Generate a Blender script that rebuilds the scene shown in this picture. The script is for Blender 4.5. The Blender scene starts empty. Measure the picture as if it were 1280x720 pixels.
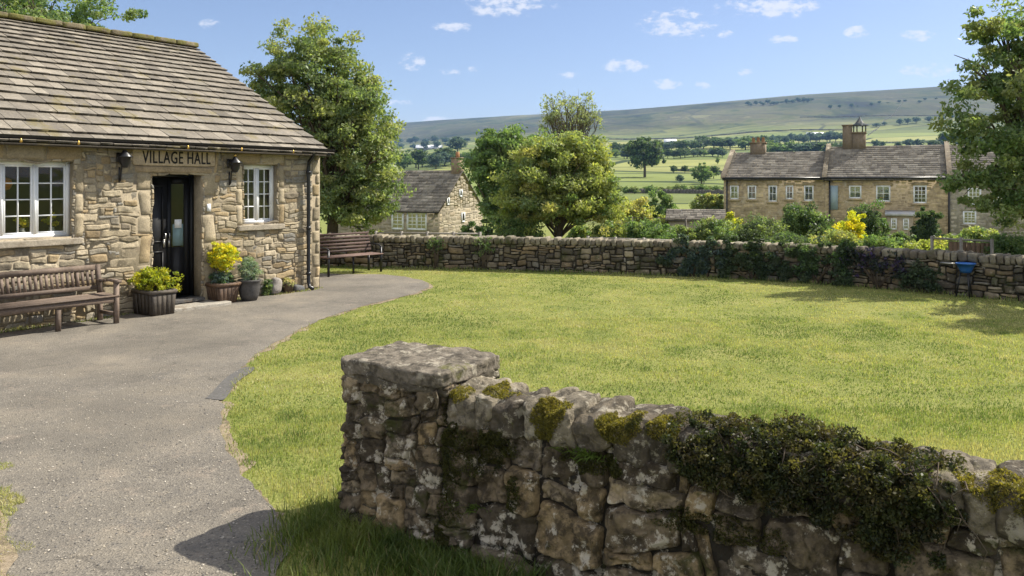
import bpy, math, random
import numpy as np
from mathutils import Vector
random.seed(7)
RNG = np.random.default_rng(11)
SC = bpy.context.scene
COL = SC.collection
R = math.radians
F = 1000.0            # focal length in photo pixels
EYE = 2.1

# ------------------------------------------------------------------ camera
cam_d = bpy.data.cameras.new('camera')
cam = bpy.data.objects.new('camera', cam_d)
COL.objects.link(cam)
cam.location = (0, 0, EYE)
cam.rotation_euler = (R(90), 0, 0)
cam_d.sensor_width = 36
cam_d.lens = 36 * F / 1280
cam_d.shift_y = -130 / 1280
cam_d.clip_start = 0.05
cam_d.clip_end = 30000
SC.camera = cam

# ------------------------------------------------------------------ light
SUN_H = Vector((0.91, 0.41)).normalized()
SUN_EL = R(46)
sd = Vector((SUN_H.x * math.cos(SUN_EL), SUN_H.y * math.cos(SUN_EL), math.sin(SUN_EL)))
sun_d = bpy.data.lights.new('sun', 'SUN')
sun_d.energy = 5.0
sun_d.angle = R(0.55)
sun_d.color = (1.0, 0.945, 0.83)
sun = bpy.data.objects.new('sun', sun_d)
COL.objects.link(sun)
sun.rotation_euler = sd.to_track_quat('Z', 'Y').to_euler()

SC.view_settings.view_transform = 'Standard'
SC.view_settings.look = 'None'
SC.view_settings.exposure = 0.88
SC.view_settings.gamma = 1

world = bpy.data.worlds.new('World')
SC.world = world
world.use_nodes = True
wn = world.node_tree.nodes
wl = world.node_tree.links
wn.clear()
def wmath(op, a, b=None, clamp=False):
    n = wn.new('ShaderNodeMath'); n.operation = op; n.use_clamp = clamp
    for i, v in enumerate((a, b)):
        if v is None: continue
        if isinstance(v, (int, float)): n.inputs[i].default_value = v
        else: wl.new(v, n.inputs[i])
    return n.outputs[0]
w_out = wn.new('ShaderNodeOutputWorld')
bg = wn.new('ShaderNodeBackground')
sky = wn.new('ShaderNodeTexSky')
sky.sky_type = 'NISHITA'
sky.sun_disc = False
sky.sun_elevation = SUN_EL
sky.sun_rotation = math.atan2(SUN_H.x, SUN_H.y)
sky.altitude = 200
sky.air_density = 1.0
sky.dust_density = 0.6
sky.ozone_density = 2.2
bg.inputs['Strength'].default_value = 0.105
# clouds: soft cumulus puffs laid out by direction in the sky
tc = wn.new('ShaderNodeTexCoord')
sep = wn.new('ShaderNodeSeparateXYZ')
wl.new(tc.outputs['Generated'], sep.inputs[0])
ysafe = wmath('MAXIMUM', sep.outputs[1], 0.05)
ca = wmath('DIVIDE', sep.outputs[0], ysafe)
ce = wmath('DIVIDE', sep.outputs[2], ysafe)
comb = wn.new('ShaderNodeCombineXYZ')
wl.new(ca, comb.inputs[0]); wl.new(wmath('MULTIPLY', ce, 1.9), comb.inputs[1])
nz = wn.new('ShaderNodeTexNoise'); nz.inputs['Scale'].default_value = 60; nz.inputs['Detail'].default_value = 8
nz.inputs['Roughness'].default_value = 0.62
wl.new(comb.outputs[0], nz.inputs['Vector'])
nz2 = wn.new('ShaderNodeTexNoise'); nz2.inputs['Scale'].default_value = 17; nz2.inputs['Detail'].default_value = 3
wl.new(comb.outputs[0], nz2.inputs['Vector'])
CLOUDS = [(635, 6, 62, 13), (848, 30, 52, 17), (965, 8, 75, 13), (566, 34, 25, 8), (516, 77, 17, 10), (572, 88, 34, 5),
          (780, 82, 30, 8), (832, 105, 20, 6), (1070, 40, 17, 8), (1145, 44, 28, 7), (1160, 88, 40, 8), (263, 31, 15, 6),
          (980, 48, 24, 6), (932, 89, 15, 5), (878, 106, 13, 5), (905, 42, 12, 5), (710, 94, 14, 4), (495, 128, 26, 4), (30, -60, 190, 30),
          (1350, -30, 160, 30), (700, -120, 170, 30), (545, 150, 30, 4)]
acc = None
for (px, py, w, h) in CLOUDS:
    a0 = (px - 640) / F; e0 = (230 - py) / F
    dx = wmath('DIVIDE', wmath('SUBTRACT', ca, a0), w / F * 1.15)
    dy = wmath('DIVIDE', wmath('SUBTRACT', ce, e0), h / F * 1.35)
    d2 = wmath('ADD', wmath('MULTIPLY', dx, dx), wmath('MULTIPLY', dy, dy))
    m = wmath('SUBTRACT', 1.0, d2, clamp=True)
    acc = m if acc is None else wmath('MAXIMUM', acc, m)
msum = wmath('ADD', acc, wmath('MULTIPLY', wmath('SUBTRACT', nz.outputs[0], 0.5), 4.6))
msum = wmath('ADD', msum, wmath('MULTIPLY', wmath('SUBTRACT', nz2.outputs[0], 0.5), 2.0))
gate = wmath('MULTIPLY', acc, 2.2, clamp=True)
mr = wn.new('ShaderNodeMapRange'); mr.interpolation_type = 'SMOOTHSTEP'
wl.new(msum, mr.inputs[0]); mr.inputs[1].default_value = 0.25; mr.inputs[2].default_value = 1.5
fac = wmath('MULTIPLY', wmath('MULTIPLY', mr.outputs[0], gate), 0.86)
hue = wn.new('ShaderNodeMix'); hue.data_type = 'RGBA'; hue.blend_type = 'MULTIPLY'
hue.inputs[0].default_value = 1.0; hue.inputs[7].default_value = (0.74, 0.66, 0.70, 1)
wl.new(sky.outputs[0], hue.inputs[6])
mixc = wn.new('ShaderNodeMix'); mixc.data_type = 'RGBA'
wl.new(fac, mixc.inputs[0]); wl.new(hue.outputs[2], mixc.inputs[6])
mixc.inputs[7].default_value = (4.9, 4.9, 5.2, 1)
# unseen broken cloud, added overhead and behind the camera as soft fill light
nz3 = wn.new('ShaderNodeTexNoise'); nz3.inputs['Scale'].default_value = 2.6; nz3.inputs['Detail'].default_value = 7; nz3.inputs['Roughness'].default_value = 0.55
wl.new(tc.outputs['Generated'], nz3.inputs['Vector'])
mr3 = wn.new('ShaderNodeMapRange'); mr3.interpolation_type = 'SMOOTHSTEP'; wl.new(nz3.outputs[0], mr3.inputs[0]); mr3.inputs[1].default_value = 0.40; mr3.inputs[2].default_value = 0.56
high = wmath('MULTIPLY', wmath('SUBTRACT', sep.outputs[2], 0.5), 4.0, clamp=True)
behind = wmath('MULTIPLY', wmath('ADD', wmath('MULTIPLY', sep.outputs[1], -1.0), 0.0), 2.5, clamp=True)
low = wmath('MULTIPLY', sep.outputs[2], 12.0, clamp=True)
f3 = wmath('MULTIPLY', wmath('MULTIPLY', wmath('MAXIMUM', high, behind), mr3.outputs[0]), low)
mix3 = wn.new('ShaderNodeMix'); mix3.data_type = 'RGBA'
wl.new(f3, mix3.inputs[0]); wl.new(mixc.outputs[2], mix3.inputs[6]); mix3.inputs[7].default_value = (7.4, 7.3, 7.2, 1)
wl.new(mix3.outputs[2], bg.inputs['Color'])
wl.new(bg.outputs[0], w_out.inputs[0])

# ------------------------------------------------------------------ helpers
def _hash(ix, iy, iz, seed):
    h = (ix.astype(np.int64) * 374761393 + iy.astype(np.int64) * 668265263 + iz.astype(np.int64) * 1274126177 + seed * 974634777) & 0xffffffff
    h = ((h ^ (h >> 13)) * 1274126177) & 0xffffffff
    h = h ^ (h >> 16)
    return (h & 0xffff) / 32767.5 - 1.0
def vnoise(P, seed=0):
    P = np.asarray(P, float)
    i = np.floor(P).astype(np.int64); f = P - i
    f = f * f * (3 - 2 * f)
    r = 0
    for dx in (0, 1):
        for dy in (0, 1):
            for dz in (0, 1):
                w = (f[:, 0] if dx else 1 - f[:, 0]) * (f[:, 1] if dy else 1 - f[:, 1]) * (f[:, 2] if dz else 1 - f[:, 2])
                r = r + w * _hash(i[:, 0] + dx, i[:, 1] + dy, i[:, 2] + dz, seed)
    return r
def fbm(P, seed=0, o=4):
    r = 0; a = 1.0; P = np.asarray(P, float)
    for k in range(o):
        r = r + a * vnoise(P, seed + k * 17); P = P * 2.03; a *= 0.5
    return r / 1.6
def smooth(a, b, x):
    t = np.clip((x - a) / (b - a), 0, 1)
    return t * t * (3 - 2 * t)

class MB:
    """collects geometry (world coordinates), builds ONE mesh object"""
    def __init__(s): s.v = []; s.q = []; s.t = []; s.c = []; s.n = 0; s.qm = []; s.tm = []
    def add(s, v, quads=None, tris=None, tint=(1, 1, 1), m=0):
        v = np.asarray(v, float).reshape(-1, 3)
        tint = np.asarray(tint, float)
        if tint.ndim == 1: tint = np.tile(tint, (len(v), 1))
        s.v.append(v); s.c.append(tint)
        if quads is not None and len(quads):
            q = np.asarray(quads, int) + s.n; s.q.append(q); s.qm.append(np.full(len(q), m))
        if tris is not None and len(tris):
            q = np.asarray(tris, int) + s.n; s.t.append(q); s.tm.append(np.full(len(q), m))
        s.n += len(v)
        return s
    def box(s, fr, u0, u1, v0, v1, w0, w1, tint=(1, 1, 1), jit=0, m=0):
        P = np.array([(u, v, w) for u in (u0, u1) for v in (v0, v1) for w in (w0, w1)], float)
        if jit: P = P + RNG.normal(0, jit, P.shape)
        P = fr(P)
        s.add(P, [(0, 1, 3, 2), (4, 6, 7, 5), (0, 4, 5, 1), (2, 3, 7, 6), (0, 2, 6, 4), (1, 5, 7, 3)], tint=tint, m=m)
        return s
    def tube(s, pts, rad, n=8, tint=(1, 1, 1), m=0, cap=True):
        pts = [np.asarray(p, float) for p in pts]
        if not hasattr(rad, '__len__'): rad = [rad] * len(pts)
        V = []
        up = np.array((0.31, 0.17, 0.93))
        for i, p in enumerate(pts):
            d = pts[min(i + 1, len(pts) - 1)] - pts[max(i - 1, 0)]
            d = d / (np.linalg.norm(d) + 1e-9)
            a = np.cross(d, up)
            if np.linalg.norm(a) < 0.1: a = np.cross(d, (1, 0, 0))
            a /= np.linalg.norm(a); b = np.cross(d, a)
            for k in range(n):
                an = 2 * math.pi * k / n
                V.append(p + rad[i] * (math.cos(an) * a + math.sin(an) * b))
        Q = []
        for i in range(len(pts) - 1):
            for k in range(n):
                k2 = (k + 1) % n
                Q.append((i * n + k, i * n + k2, (i + 1) * n + k2, (i + 1) * n + k))
        T = []
        if cap:
            V.append(pts[0]); V.append(pts[-1]); c0 = len(V) - 2
            for k in range(n):
                k2 = (k + 1) % n
                T.append((c0, k2, k)); T.append((c0 + 1, (len(pts) - 1) * n + k, (len(pts) - 1) * n + k2))
        s.add(V, Q, T, tint, m)
        return s
    def lathe(s, c, prof, n=20, tint=(1, 1, 1), sx=1, sy=1, m=0):
        V = []; c = np.asarray(c, float)
        for (r, z) in prof:
            for k in range(n):
                a = 2 * math.pi * k / n
                V.append(c + (r * math.cos(a) * sx, r * math.sin(a) * sy, z))
        Q = [(i * n + k, i * n + (k + 1) % n, (i + 1) * n + (k + 1) % n, (i + 1) * n + k) for i in range(len(prof) - 1) for k in range(n)]
        s.add(V, Q, None, tint, m)
        return s
    def build(s, name, mat, parent=None, smooth_=False):
        V = np.concatenate(s.v); C = np.concatenate(s.c)
        if parent is not None: V = V - np.array(parent.location)
        q = np.concatenate(s.q) if s.q else np.zeros((0, 4), int)
        t = np.concatenate(s.t) if s.t else np.zeros((0, 3), int)
        me = bpy.data.meshes.new(name)
        me.vertices.add(len(V)); me.vertices.foreach_set('co', V.ravel())
        nl = q.size + t.size
        me.loops.add(nl); me.loops.foreach_set('vertex_index', np.concatenate([q.ravel(), t.ravel()]))
        me.polygons.add(len(q) + len(t))
        starts = np.concatenate([np.arange(len(q)) * 4, q.size + np.arange(len(t)) * 3])
        me.polygons.foreach_set('loop_start', starts)
        mats = mat if isinstance(mat, (list, tuple)) else [mat]
        for m_ in mats: me.materials.append(m_)
        mi = np.concatenate((s.qm if s.qm else [np.zeros(0, int)]) + (s.tm if s.tm else [np.zeros(0, int)]))
        me.polygons.foreach_set('material_index', mi.astype(int))
        if smooth_: me.polygons.foreach_set('use_smooth', np.ones(len(q) + len(t), bool))
        me.update(calc_edges=True)
        at = me.attributes.new('tint', 'FLOAT_COLOR', 'POINT')
        at.data.foreach_set('color', np.concatenate([C, np.ones((len(C), 1))], 1).ravel())
        me.validate()
        o = bpy.data.objects.new(name, me); COL.objects.link(o)
        if parent is not None: o.parent = parent
        return o

def thing(name, label, cat, loc=(0, 0, 0), group=None):
    o = bpy.data.objects.new(name, None); COL.objects.link(o)
    o.location = loc; o['label'] = label; o['category'] = cat
    o.empty_display_size = 0.2
    if group: o['group'] = group
    return o
def tag(o, label, cat, group=None, kind=None):
    if label: o['label'] = label
    if cat: o['category'] = cat
    if group: o['group'] = group
    if kind: o['kind'] = kind
    return o
def structure(o): o['kind'] = 'structure'; return o
def dup(root, loc, rotz=0.0, scale=None, label=None):
    r = root.copy(); COL.objects.link(r); r.location = loc; r.rotation_euler = (0, 0, rotz)
    if scale is not None: r.scale = scale
    if label: r['label'] = label
    for ch in list(root.children):
        c = ch.copy(); COL.objects.link(c); c.parent = r
    return r
IDF = lambda P: np.asarray(P, float)
def frame(o, u, w):
    o = np.array(o, float); u = np.array(u, float); w = np.array(w, float)
    def f(P):
        P = np.asarray(P, float).reshape(-1, 3)
        return o + P[:, :1] * u + P[:, 1:2] * np.array((0, 0, 1.0)) + P[:, 2:3] * w
    return f

# ------------------------------------------------------------------ materials
def mat(name, rough=0.8, spec=0.3):
    m = bpy.data.materials.new(name); m.use_nodes = True
    nt = m.node_tree; b = nt.nodes['Principled BSDF']
    b.inputs['Roughness'].default_value = rough
    b.inputs['Specular IOR Level'].default_value = spec
    return m, nt, b
def node(nt, t, **k):
    n = nt.nodes.new(t)
    for a, v in k.items():
        if a.startswith('i_'):
            n.inputs[int(a[2:])].default_value = v
        else: setattr(n, a, v)
    return n
def noise(nt, scale, detail=5, rough=0.6, vec=None, out=0):
    n = nt.nodes.new('ShaderNodeTexNoise'); n.inputs['Scale'].default_value = scale
    n.inputs['Detail'].default_value = detail; n.inputs['Roughness'].default_value = rough
    if vec is not None: nt.links.new(vec, n.inputs['Vector'])
    return n.outputs[out]
def ramp(nt, src, stops):
    n = nt.nodes.new('ShaderNodeValToRGB'); e = n.color_ramp.elements
    while len(e) < len(stops): e.new(0.5)
    for i, (p, c) in enumerate(stops):
        e[i].position = p; e[i].color = (*c, 1) if len(c) == 3 else c
    nt.links.new(src, n.inputs[0]); return n.outputs[0]
def mix(nt, fac, a, b, mode='MIX'):
    n = nt.nodes.new('ShaderNodeMix'); n.data_type = 'RGBA'; n.blend_type = mode
    for i, v in ((0, fac), (6, a), (7, b)):
        if isinstance(v, (int, float)): n.inputs[i].default_value = v
        elif isinstance(v, tuple): n.inputs[i].default_value = (*v, 1)
        else: nt.links.new(v, n.inputs[i])
    return n.outputs[2]
def pos(nt): return nt.nodes.new('ShaderNodeNewGeometry').outputs['Position']
def objc(nt): return nt.nodes.new('ShaderNodeTexCoord').outputs['Object']
def tintn(nt):
    n = nt.nodes.new('ShaderNodeAttribute'); n.attribute_name = 'tint'; return n.outputs['Color']
def bump(nt, b, h, strength=0.4, dist=0.01):
    n = nt.nodes.new('ShaderNodeBump'); n.inputs['Strength'].default_value = strength; n.inputs['Distance'].default_value = dist
    nt.links.new(h, n.inputs['Height']); nt.links.new(n.outputs[0], b.inputs['Normal'])
def mathn(nt, op, a, b=None, clamp=False):
    n = nt.nodes.new('ShaderNodeMath'); n.operation = op; n.use_clamp = clamp
    for i, v in enumerate((a, b)):
        if v is None: continue
        if isinstance(v, (int, float)): n.inputs[i].default_value = v
        else: nt.links.new(v, n.inputs[i])
    return n.outputs[0]

def plain(name, col, rough=0.6, spec=0.3, var=0.25, sc=12, metallic=0, bumpd=0.0):
    m, nt, b = mat(name, rough, spec)
    p = objc(nt)
    c = mix(nt, 1.0, (col[0], col[1], col[2]), ramp(nt, noise(nt, sc, 5, 0.6, p), [(0.25, (1 - var,) * 3), (0.75, (1 + var * .4,) * 3)]), 'MULTIPLY')
    nt.links.new(c, b.inputs['Base Color']); b.inputs['Metallic'].default_value = metallic
    if bumpd: bump(nt, b, noise(nt, sc * 3, 5, 0.6, p), 0.5, bumpd)
    return m
def tinted(name, rough=0.85, spec=0.2, var=0.35, sc=9, fine=60, bumpd=0.006, lichen=None, moss=None, stain=None):
    m, nt, b = mat(name, rough, spec)
    p = objc(nt); c = tintn(nt)
    c = mix(nt, 1.0, c, ramp(nt, noise(nt, sc, 6, 0.65, p), [(0.25, (1 - var,) * 3), (0.75, (1 + var * .5,) * 3)]), 'MULTIPLY')
    c = mix(nt, 1.0, c, ramp(nt, noise(nt, fine, 3, 0.6, p), [(0.3, (0.78,) * 3), (0.7, (1.15,) * 3)]), 'MULTIPLY')
    if stain:
        c = mix(nt, ramp(nt, noise(nt, stain[1], 6, 0.7, p), [(stain[2], (0,) * 3), (stain[2] + .12, (stain[3],) * 3)]), c, stain[0])
    if lichen:
        c = mix(nt, ramp(nt, noise(nt, lichen[1], 7, 0.72, p), [(lichen[2], (0,) * 3), (lichen[2] + .05, (lichen[3],) * 3)]), c, lichen[0])
    if moss:
        mp = nt.nodes.new('ShaderNodeMapping'); mp.inputs['Location'].default_value = (3.1, 7.7, 1.3); nt.links.new(p, mp.inputs[0])
        c = mix(nt, ramp(nt, noise(nt, moss[1], 6, 0.7, mp.outputs[0]), [(moss[2], (0,) * 3), (moss[2] + .08, (moss[3],) * 3)]), c, moss[0])
    nt.links.new(c, b.inputs['Base Color'])
    bump(nt, b, mathn(nt, 'ADD', noise(nt, fine, 6, 0.75, p), mathn(nt, 'MULTIPLY', noise(nt, sc * 1.6, 6, 0.7, p), 1.5)), 0.8, bumpd)
    return m
def leafmat(name, trans=0.35):
    m = bpy.data.materials.new(name); m.use_nodes = True; nt = m.node_tree
    b = nt.nodes['Principled BSDF']; b.inputs['Roughness'].default_value = 0.5; b.inputs['Specular IOR Level'].default_value = 0.35
    out = nt.nodes['Material Output']
    c = tintn(nt)
    nt.links.new(c, b.inputs['Base Color'])
    tr = nt.nodes.new('ShaderNodeBsdfTranslucent')
    nt.links.new(mix(nt, 1.0, c, (1.25, 1.3, 0.6), 'MULTIPLY'), tr.inputs[0])
    ms = nt.nodes.new('ShaderNodeMixShader'); ms.inputs[0].default_value = trans
    nt.links.new(b.outputs[0], ms.inputs[1]); nt.links.new(tr.outputs[0], ms.inputs[2]); nt.links.new(ms.outputs[0], out.inputs[0])
    return m
def glassmat(name, tintc=(0.75, 0.8, 0.8), base=0.12):
    m = bpy.data.materials.new(name); m.use_nodes = True; nt = m.node_tree; nt.nodes.remove(nt.nodes['Principled BSDF'])
    out = nt.nodes['Material Output']
    tr = nt.nodes.new('ShaderNodeBsdfTransparent'); tr.inputs[0].default_value = (*tintc, 1)
    gl = nt.nodes.new('ShaderNodeBsdfGlossy'); gl.inputs['Roughness'].default_value = 0.03
    fr = nt.nodes.new('ShaderNodeFresnel'); fr.inputs[0].default_value = 1.45
    nm = nt.nodes.new('ShaderNodeBump'); nm.inputs['Strength'].default_value = 0.25; nm.inputs['Distance'].default_value = 0.01
    nt.links.new(noise(nt, 2.5, 2, 0.5, objc(nt)), nm.inputs['Height']); nt.links.new(nm.outputs[0], gl.inputs['Normal'])
    ms = nt.nodes.new('ShaderNodeMixShader')
    nt.links.new(mathn(nt, 'ADD', fr.outputs[0], base, True), ms.inputs[0])
    nt.links.new(tr.outputs[0], ms.inputs[1]); nt.links.new(gl.outputs[0], ms.inputs[2]); nt.links.new(ms.outputs[0], out.inputs[0])
    return m

M = {}
M['hall_stone'] = tinted('hall_stone', var=0.3, sc=7, fine=45, bumpd=0.008, lichen=((0.17, 0.13, 0.09), 3.2, 0.57, 0.5))
M['near_stone'] = tinted('near_stone', var=0.6, sc=7, fine=38, bumpd=0.022, lichen=((0.56, 0.50, 0.40), 8.0, 0.545, 0.75), moss=((0.05, 0.055, 0.012), 3.2, 0.56, 0.8), stain=((0.035, 0.027, 0.018), 10.0, 0.45, 0.8))
M['coping_stone'] = tinted('coping_stone', var=0.6, sc=7, fine=42, bumpd=0.018, lichen=((0.40, 0.36, 0.28), 11.0, 0.55, 0.6), moss=((0.10, 0.10, 0.02), 4.0, 0.58, 0.85), stain=((0.045, 0.038, 0.028), 13.0, 0.48, 0.75))
M['far_stone'] = tinted('far_stone', var=0.5, sc=3, fine=20, bumpd=0.01, lichen=((0.4, 0.36, 0.28), 5.0, 0.6, 0.5), moss=((0.05, 0.06, 0.015), 1.1, 0.57, 0.75), stain=((0.05, 0.045, 0.035), 2.6, 0.5, 0.6))
M['slate'] = tinted('slate', rough=0.75, spec=0.3, var=0.35, sc=5, fine=30, bumpd=0.005, lichen=((0.46, 0.42, 0.33), 6.0, 0.62, 0.5), moss=((0.16, 0.13, 0.05), 1.6, 0.56, 0.6), stain=((0.09, 0.075, 0.06), 2.4, 0.55, 0.5))
M['ridge'] = tinted('ridge_stone', var=0.5, sc=4, fine=20, bumpd=0.02, moss=((0.15, 0.14, 0.04), 3.0, 0.45, 0.9))
M['far_roof'] = tinted('far_roof', var=0.4, sc=1.3, fine=4, bumpd=0.03, lichen=((0.33, 0.29, 0.22), 0.9, 0.58, 0.5), stain=((0.06, 0.055, 0.05), 2.2, 0.6, 0.5))
M['far_render'] = tinted('far_render', var=0.3, sc=0.9, fine=5, bumpd=0.02, stain=((0.14, 0.10, 0.06), 0.55, 0.54, 0.5), lichen=((0.5, 0.44, 0.33), 1.4, 0.56, 0.5))
M['black'] = plain('black_iron', (0.012, 0.012, 0.014), 0.35, 0.5, 0.3, 8)
M['blackdoor'] = plain('black_paint', (0.008, 0.008, 0.009), 0.5, 0.3, 0.3, 6)
M['white'] = plain('white_paint', (0.78, 0.79, 0.8), 0.45, 0.4, 0.1, 6)
M['metal'] = plain('dull_metal', (0.5, 0.48, 0.44), 0.35, 0.5, 0.2, 20, 0.9)
M['brass'] = plain('brass', (0.6, 0.38, 0.1), 0.3, 0.5, 0.2, 20, 0.8)
M['letter'] = plain('letter_paint', (0.02, 0.018, 0.015), 0.7, 0.2, 0.3, 20)
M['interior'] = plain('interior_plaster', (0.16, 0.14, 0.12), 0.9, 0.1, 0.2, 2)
M['glass'] = glassmat('window_glass', (0.8, 0.82, 0.8), 0.02)
M['farglass'] = glassmat('far_glass', (0.55, 0.6, 0.65), 0.3)
M['leaf'] = leafmat('leaves', 0.5)
M['grass'] = leafmat('grass_blades', 0.42)
M['bark'] = plain('bark', (0.12, 0.095, 0.07), 0.9, 0.1, 0.5, 10, 0, 0.02)
M['oak'] = tinted('weathered_wood', rough=0.7, spec=0.25, var=0.4, sc=5, fine=30, bumpd=0.003)
M['pot'] = tinted('pot_surface', rough=0.7, spec=0.3, var=0.5, sc=8, fine=40, bumpd=0.004)
M['soil'] = plain('soil', (0.04, 0.03, 0.02), 0.95, 0.1, 0.5, 30, 0, 0.01)
M['shed'] = plain('pale_sheet', (0.75, 0.76, 0.78), 0.4, 0.4, 0.1, 0.3)
M['blue'] = plain('blue_plastic', (0.02, 0.11, 0.36), 0.4, 0.5, 0.2, 12)
M['orange'] = plain('orange_shade', (0.75, 0.26, 0.03), 0.5, 0.3, 0.2, 12)

# ------------------------------------------------------------------ terrain
WD = Vector((0.846, -0.533)).normalized()       # direction of the near wall
def H(x, y):
    x = np.asarray(x, float); y = np.asarray(y, float)
    r = np.hypot(x, y); a = np.where(y > 1, x / np.maximum(y, 1), 9.0)
    a = np.clip(a, -1.2, 1.4)
    z1 = -2.5 * smooth(21.5, 42, y) * (1 - 0.0 * x)
    e = np.interp(r, [0, 110, 150, 250, 400, 600, 800, 1000, 1300], [0, 0, 0, 0, 0, 0, 0, 0, 0])
    zr = np.interp(r, [0, 120, 180, 260, 400, 600, 800, 1000, 1300], [0, 0, 0.6, 2.0, 6.5, 17, 31, 46, 68])
    sky_e = np.interp(a, [-1.2, -0.64, -0.14, 0.0, 0.14, 0.26, 0.36, 0.53, 0.8, 1.4], [60, 66, 77, 86, 93, 103, 112, 122, 128, 110])
    Rr = np.interp(a, [-1.2, -0.14, 0.1, 0.3, 1.4], [5200, 4800, 3900, 3300, 3000])
    t = smooth(0, 1, np.clip((r - 900) / (Rr - 900), 0, 1))
    e0 = 46.0
    er = e0 + (sky_e - e0) * t
    zh = er / 1000 * np.maximum(y, r * 0.75)
    k = smooth(900, 1500, r)
    lf = smooth(-0.02, -0.16, a) * smooth(300, 900, r) * (1 - smooth(2500, 4500, r))
    z = z1 + zr * (1 - k) + (zh) * k
    z = z - lf * 0.012 * r
    P = np.stack([x / 420, y / 420, np.zeros_like(x)], -1).reshape(-1, 3)
    und = fbm(P, 5, 4).reshape(x.shape)
    z = z + und * smooth(150, 1500, r) * np.clip(r * 0.006, 0, 14) * (1 - 0.7 * smooth(2600, 3200, r))
    # behind the camera: gentle country
    back = smooth(20, -60, y)
    zb = -2 + 0.01 * r + und * 4 * smooth(60, 300, r)
    zb = np.where(r < 45, 0, zb * smooth(45, 150, r))
    return z * (1 - back) + zb * back
def Hs(x, y): return float(H(np.array([x]), np.array([y]))[0])

na = 720
ang = []
th = 0
front = np.linspace(-42, 42, 520); rest = np.linspace(42, 318, 200)[1:-1]
ang = np.radians(np.concatenate([front, rest]))
rad = np.concatenate([[0.5, 6, 12, 18], np.linspace(20, 60, 40), np.geomspace(62, 6500, 190)])
A, RR = np.meshgrid(ang, rad)
X = RR * np.sin(A); Y = RR * np.cos(A)
Z = H(X, Y)
V = np.stack([X, Y, Z], -1).reshape(-1, 3)
n_a = len(ang); n_r = len(rad)
i, j = np.meshgrid(np.arange(n_r - 1), np.arange(n_a), indexing='ij')
j2 = (j + 1) % n_a
Q = np.stack([i * n_a + j, (i + 1) * n_a + j, (i + 1) * n_a + j2, i * n_a + j2], -1).reshape(-1, 4)
# field pattern tint: real colour of pasture and moor per vertex
mb = MB(); mb.add(V, Q, [(0, k, (k + 1) % n_a) for k in range(1)], tint=(1, 1, 1))
cv = np.array([[0, 0, 0]]);
tri = [(0, 1 + (k + 1) % n_a, 1 + k) for k in range(n_a)]
mb.add(np.concatenate([cv, V[:n_a]]), None, tri)

m, nt, b = mat('land', 0.95, 0.1)
p = pos(nt)
sepn = nt.nodes.new('ShaderNodeSeparateXYZ'); nt.links.new(p, sepn.inputs[0])
flat = nt.nodes.new('ShaderNodeCombineXYZ'); nt.links.new(sepn.outputs[0], flat.inputs[0]); nt.links.new(sepn.outputs[1], flat.inputs[1])
P2 = flat.outputs[0]
# near turf
g1 = ramp(nt, noise(nt, 1.3, 6, 0.65, P2), [(0.3, (0.12, 0.145, 0.035)), (0.55, (0.20, 0.21, 0.06)), (0.75, (0.26, 0.24, 0.09))])
g1 = mix(nt, 1.0, g1, ramp(nt, noise(nt, 45, 3, 0.6, P2), [(0.3, (0.6,) * 3), (0.7, (1.25,) * 3)]), 'MULTIPLY')
# fields
vor = nt.nodes.new('ShaderNodeTexVoronoi'); vor.inputs['Scale'].default_value = 0.0075; vor.inputs['Randomness'].default_value = 0.8
mpf = nt.nodes.new('ShaderNodeMapping'); mpf.inputs['Scale'].default_value = (0.8, 1.3, 1); mpf.inputs['Rotation'].default_value = (0, 0, 0.25)
nt.links.new(P2, mpf.inputs[0]); nt.links.new(mpf.outputs[0], vor.inputs['Vector'])
fsep = nt.nodes.new('ShaderNodeSeparateColor'); nt.links.new(vor.outputs['Color'], fsep.inputs[0])
fcol = ramp(nt, fsep.outputs[0], [(0.1, (0.15, 0.185, 0.055)), (0.4, (0.20, 0.225, 0.07)), (0.65, (0.26, 0.26, 0.09)), (0.9, (0.12, 0.15, 0.05))])
fcol = mix(nt, 1.0, fcol, ramp(nt, noise(nt, 0.02, 6, 0.6, P2), [(0.3, (0.8,) * 3), (0.7, (1.1,) * 3)]), 'MULTIPLY')
vor2 = nt.nodes.new('ShaderNodeTexVoronoi'); vor2.feature = 'DISTANCE_TO_EDGE'; vor2.inputs['Scale'].default_value = 0.0075; vor2.inputs['Randomness'].default_value = 0.8
nt.links.new(mpf.outputs[0], vor2.inputs['Vector'])
hedge = ramp(nt, vor2.outputs['Distance'], [(0.018, (1,) * 3), (0.03, (0,) * 3)])
fcol = mix(nt, hedge, fcol, (0.035, 0.05, 0.02))
# moor
mpm = nt.nodes.new('ShaderNodeMapping'); mpm.inputs['Scale'].default_value = (0.8, 0.4, 1); mpm.inputs['Rotation'].default_value = (0, 0, 0.5); nt.links.new(P2, mpm.inputs[0])
mcol = ramp(nt, noise(nt, 0.006, 9, 0.72, mpm.outputs[0]), [(0.36, (0.035, 0.035, 0.03)), (0.44, (0.075, 0.09, 0.03)), (0.50, (0.15, 0.14, 0.06)), (0.56, (0.11, 0.10, 0.055)), (0.62, (0.22, 0.20, 0.09)), (0.70, (0.10, 0.13, 0.035))])
vor3 = nt.nodes.new('ShaderNodeTexVoronoi'); vor3.feature = 'DISTANCE_TO_EDGE'; vor3.inputs['Scale'].default_value = 0.0035
nt.links.new(mpm.outputs[0], vor3.inputs['Vector'])
mcol = mix(nt, ramp(nt, vor3.outputs['Distance'], [(0.008, (0.6,) * 3), (0.016, (0,) * 3)]), mcol, (0.05, 0.055, 0.035))
mcol = mix(nt, 1.0, mcol, ramp(nt, noise(nt, 0.0016, 5, 0.6, mpm.outputs[0]), [(0.38, (0.32, .36, .42)), (0.62, (.85,.88,.95))]), 'MULTIPLY')
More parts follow.
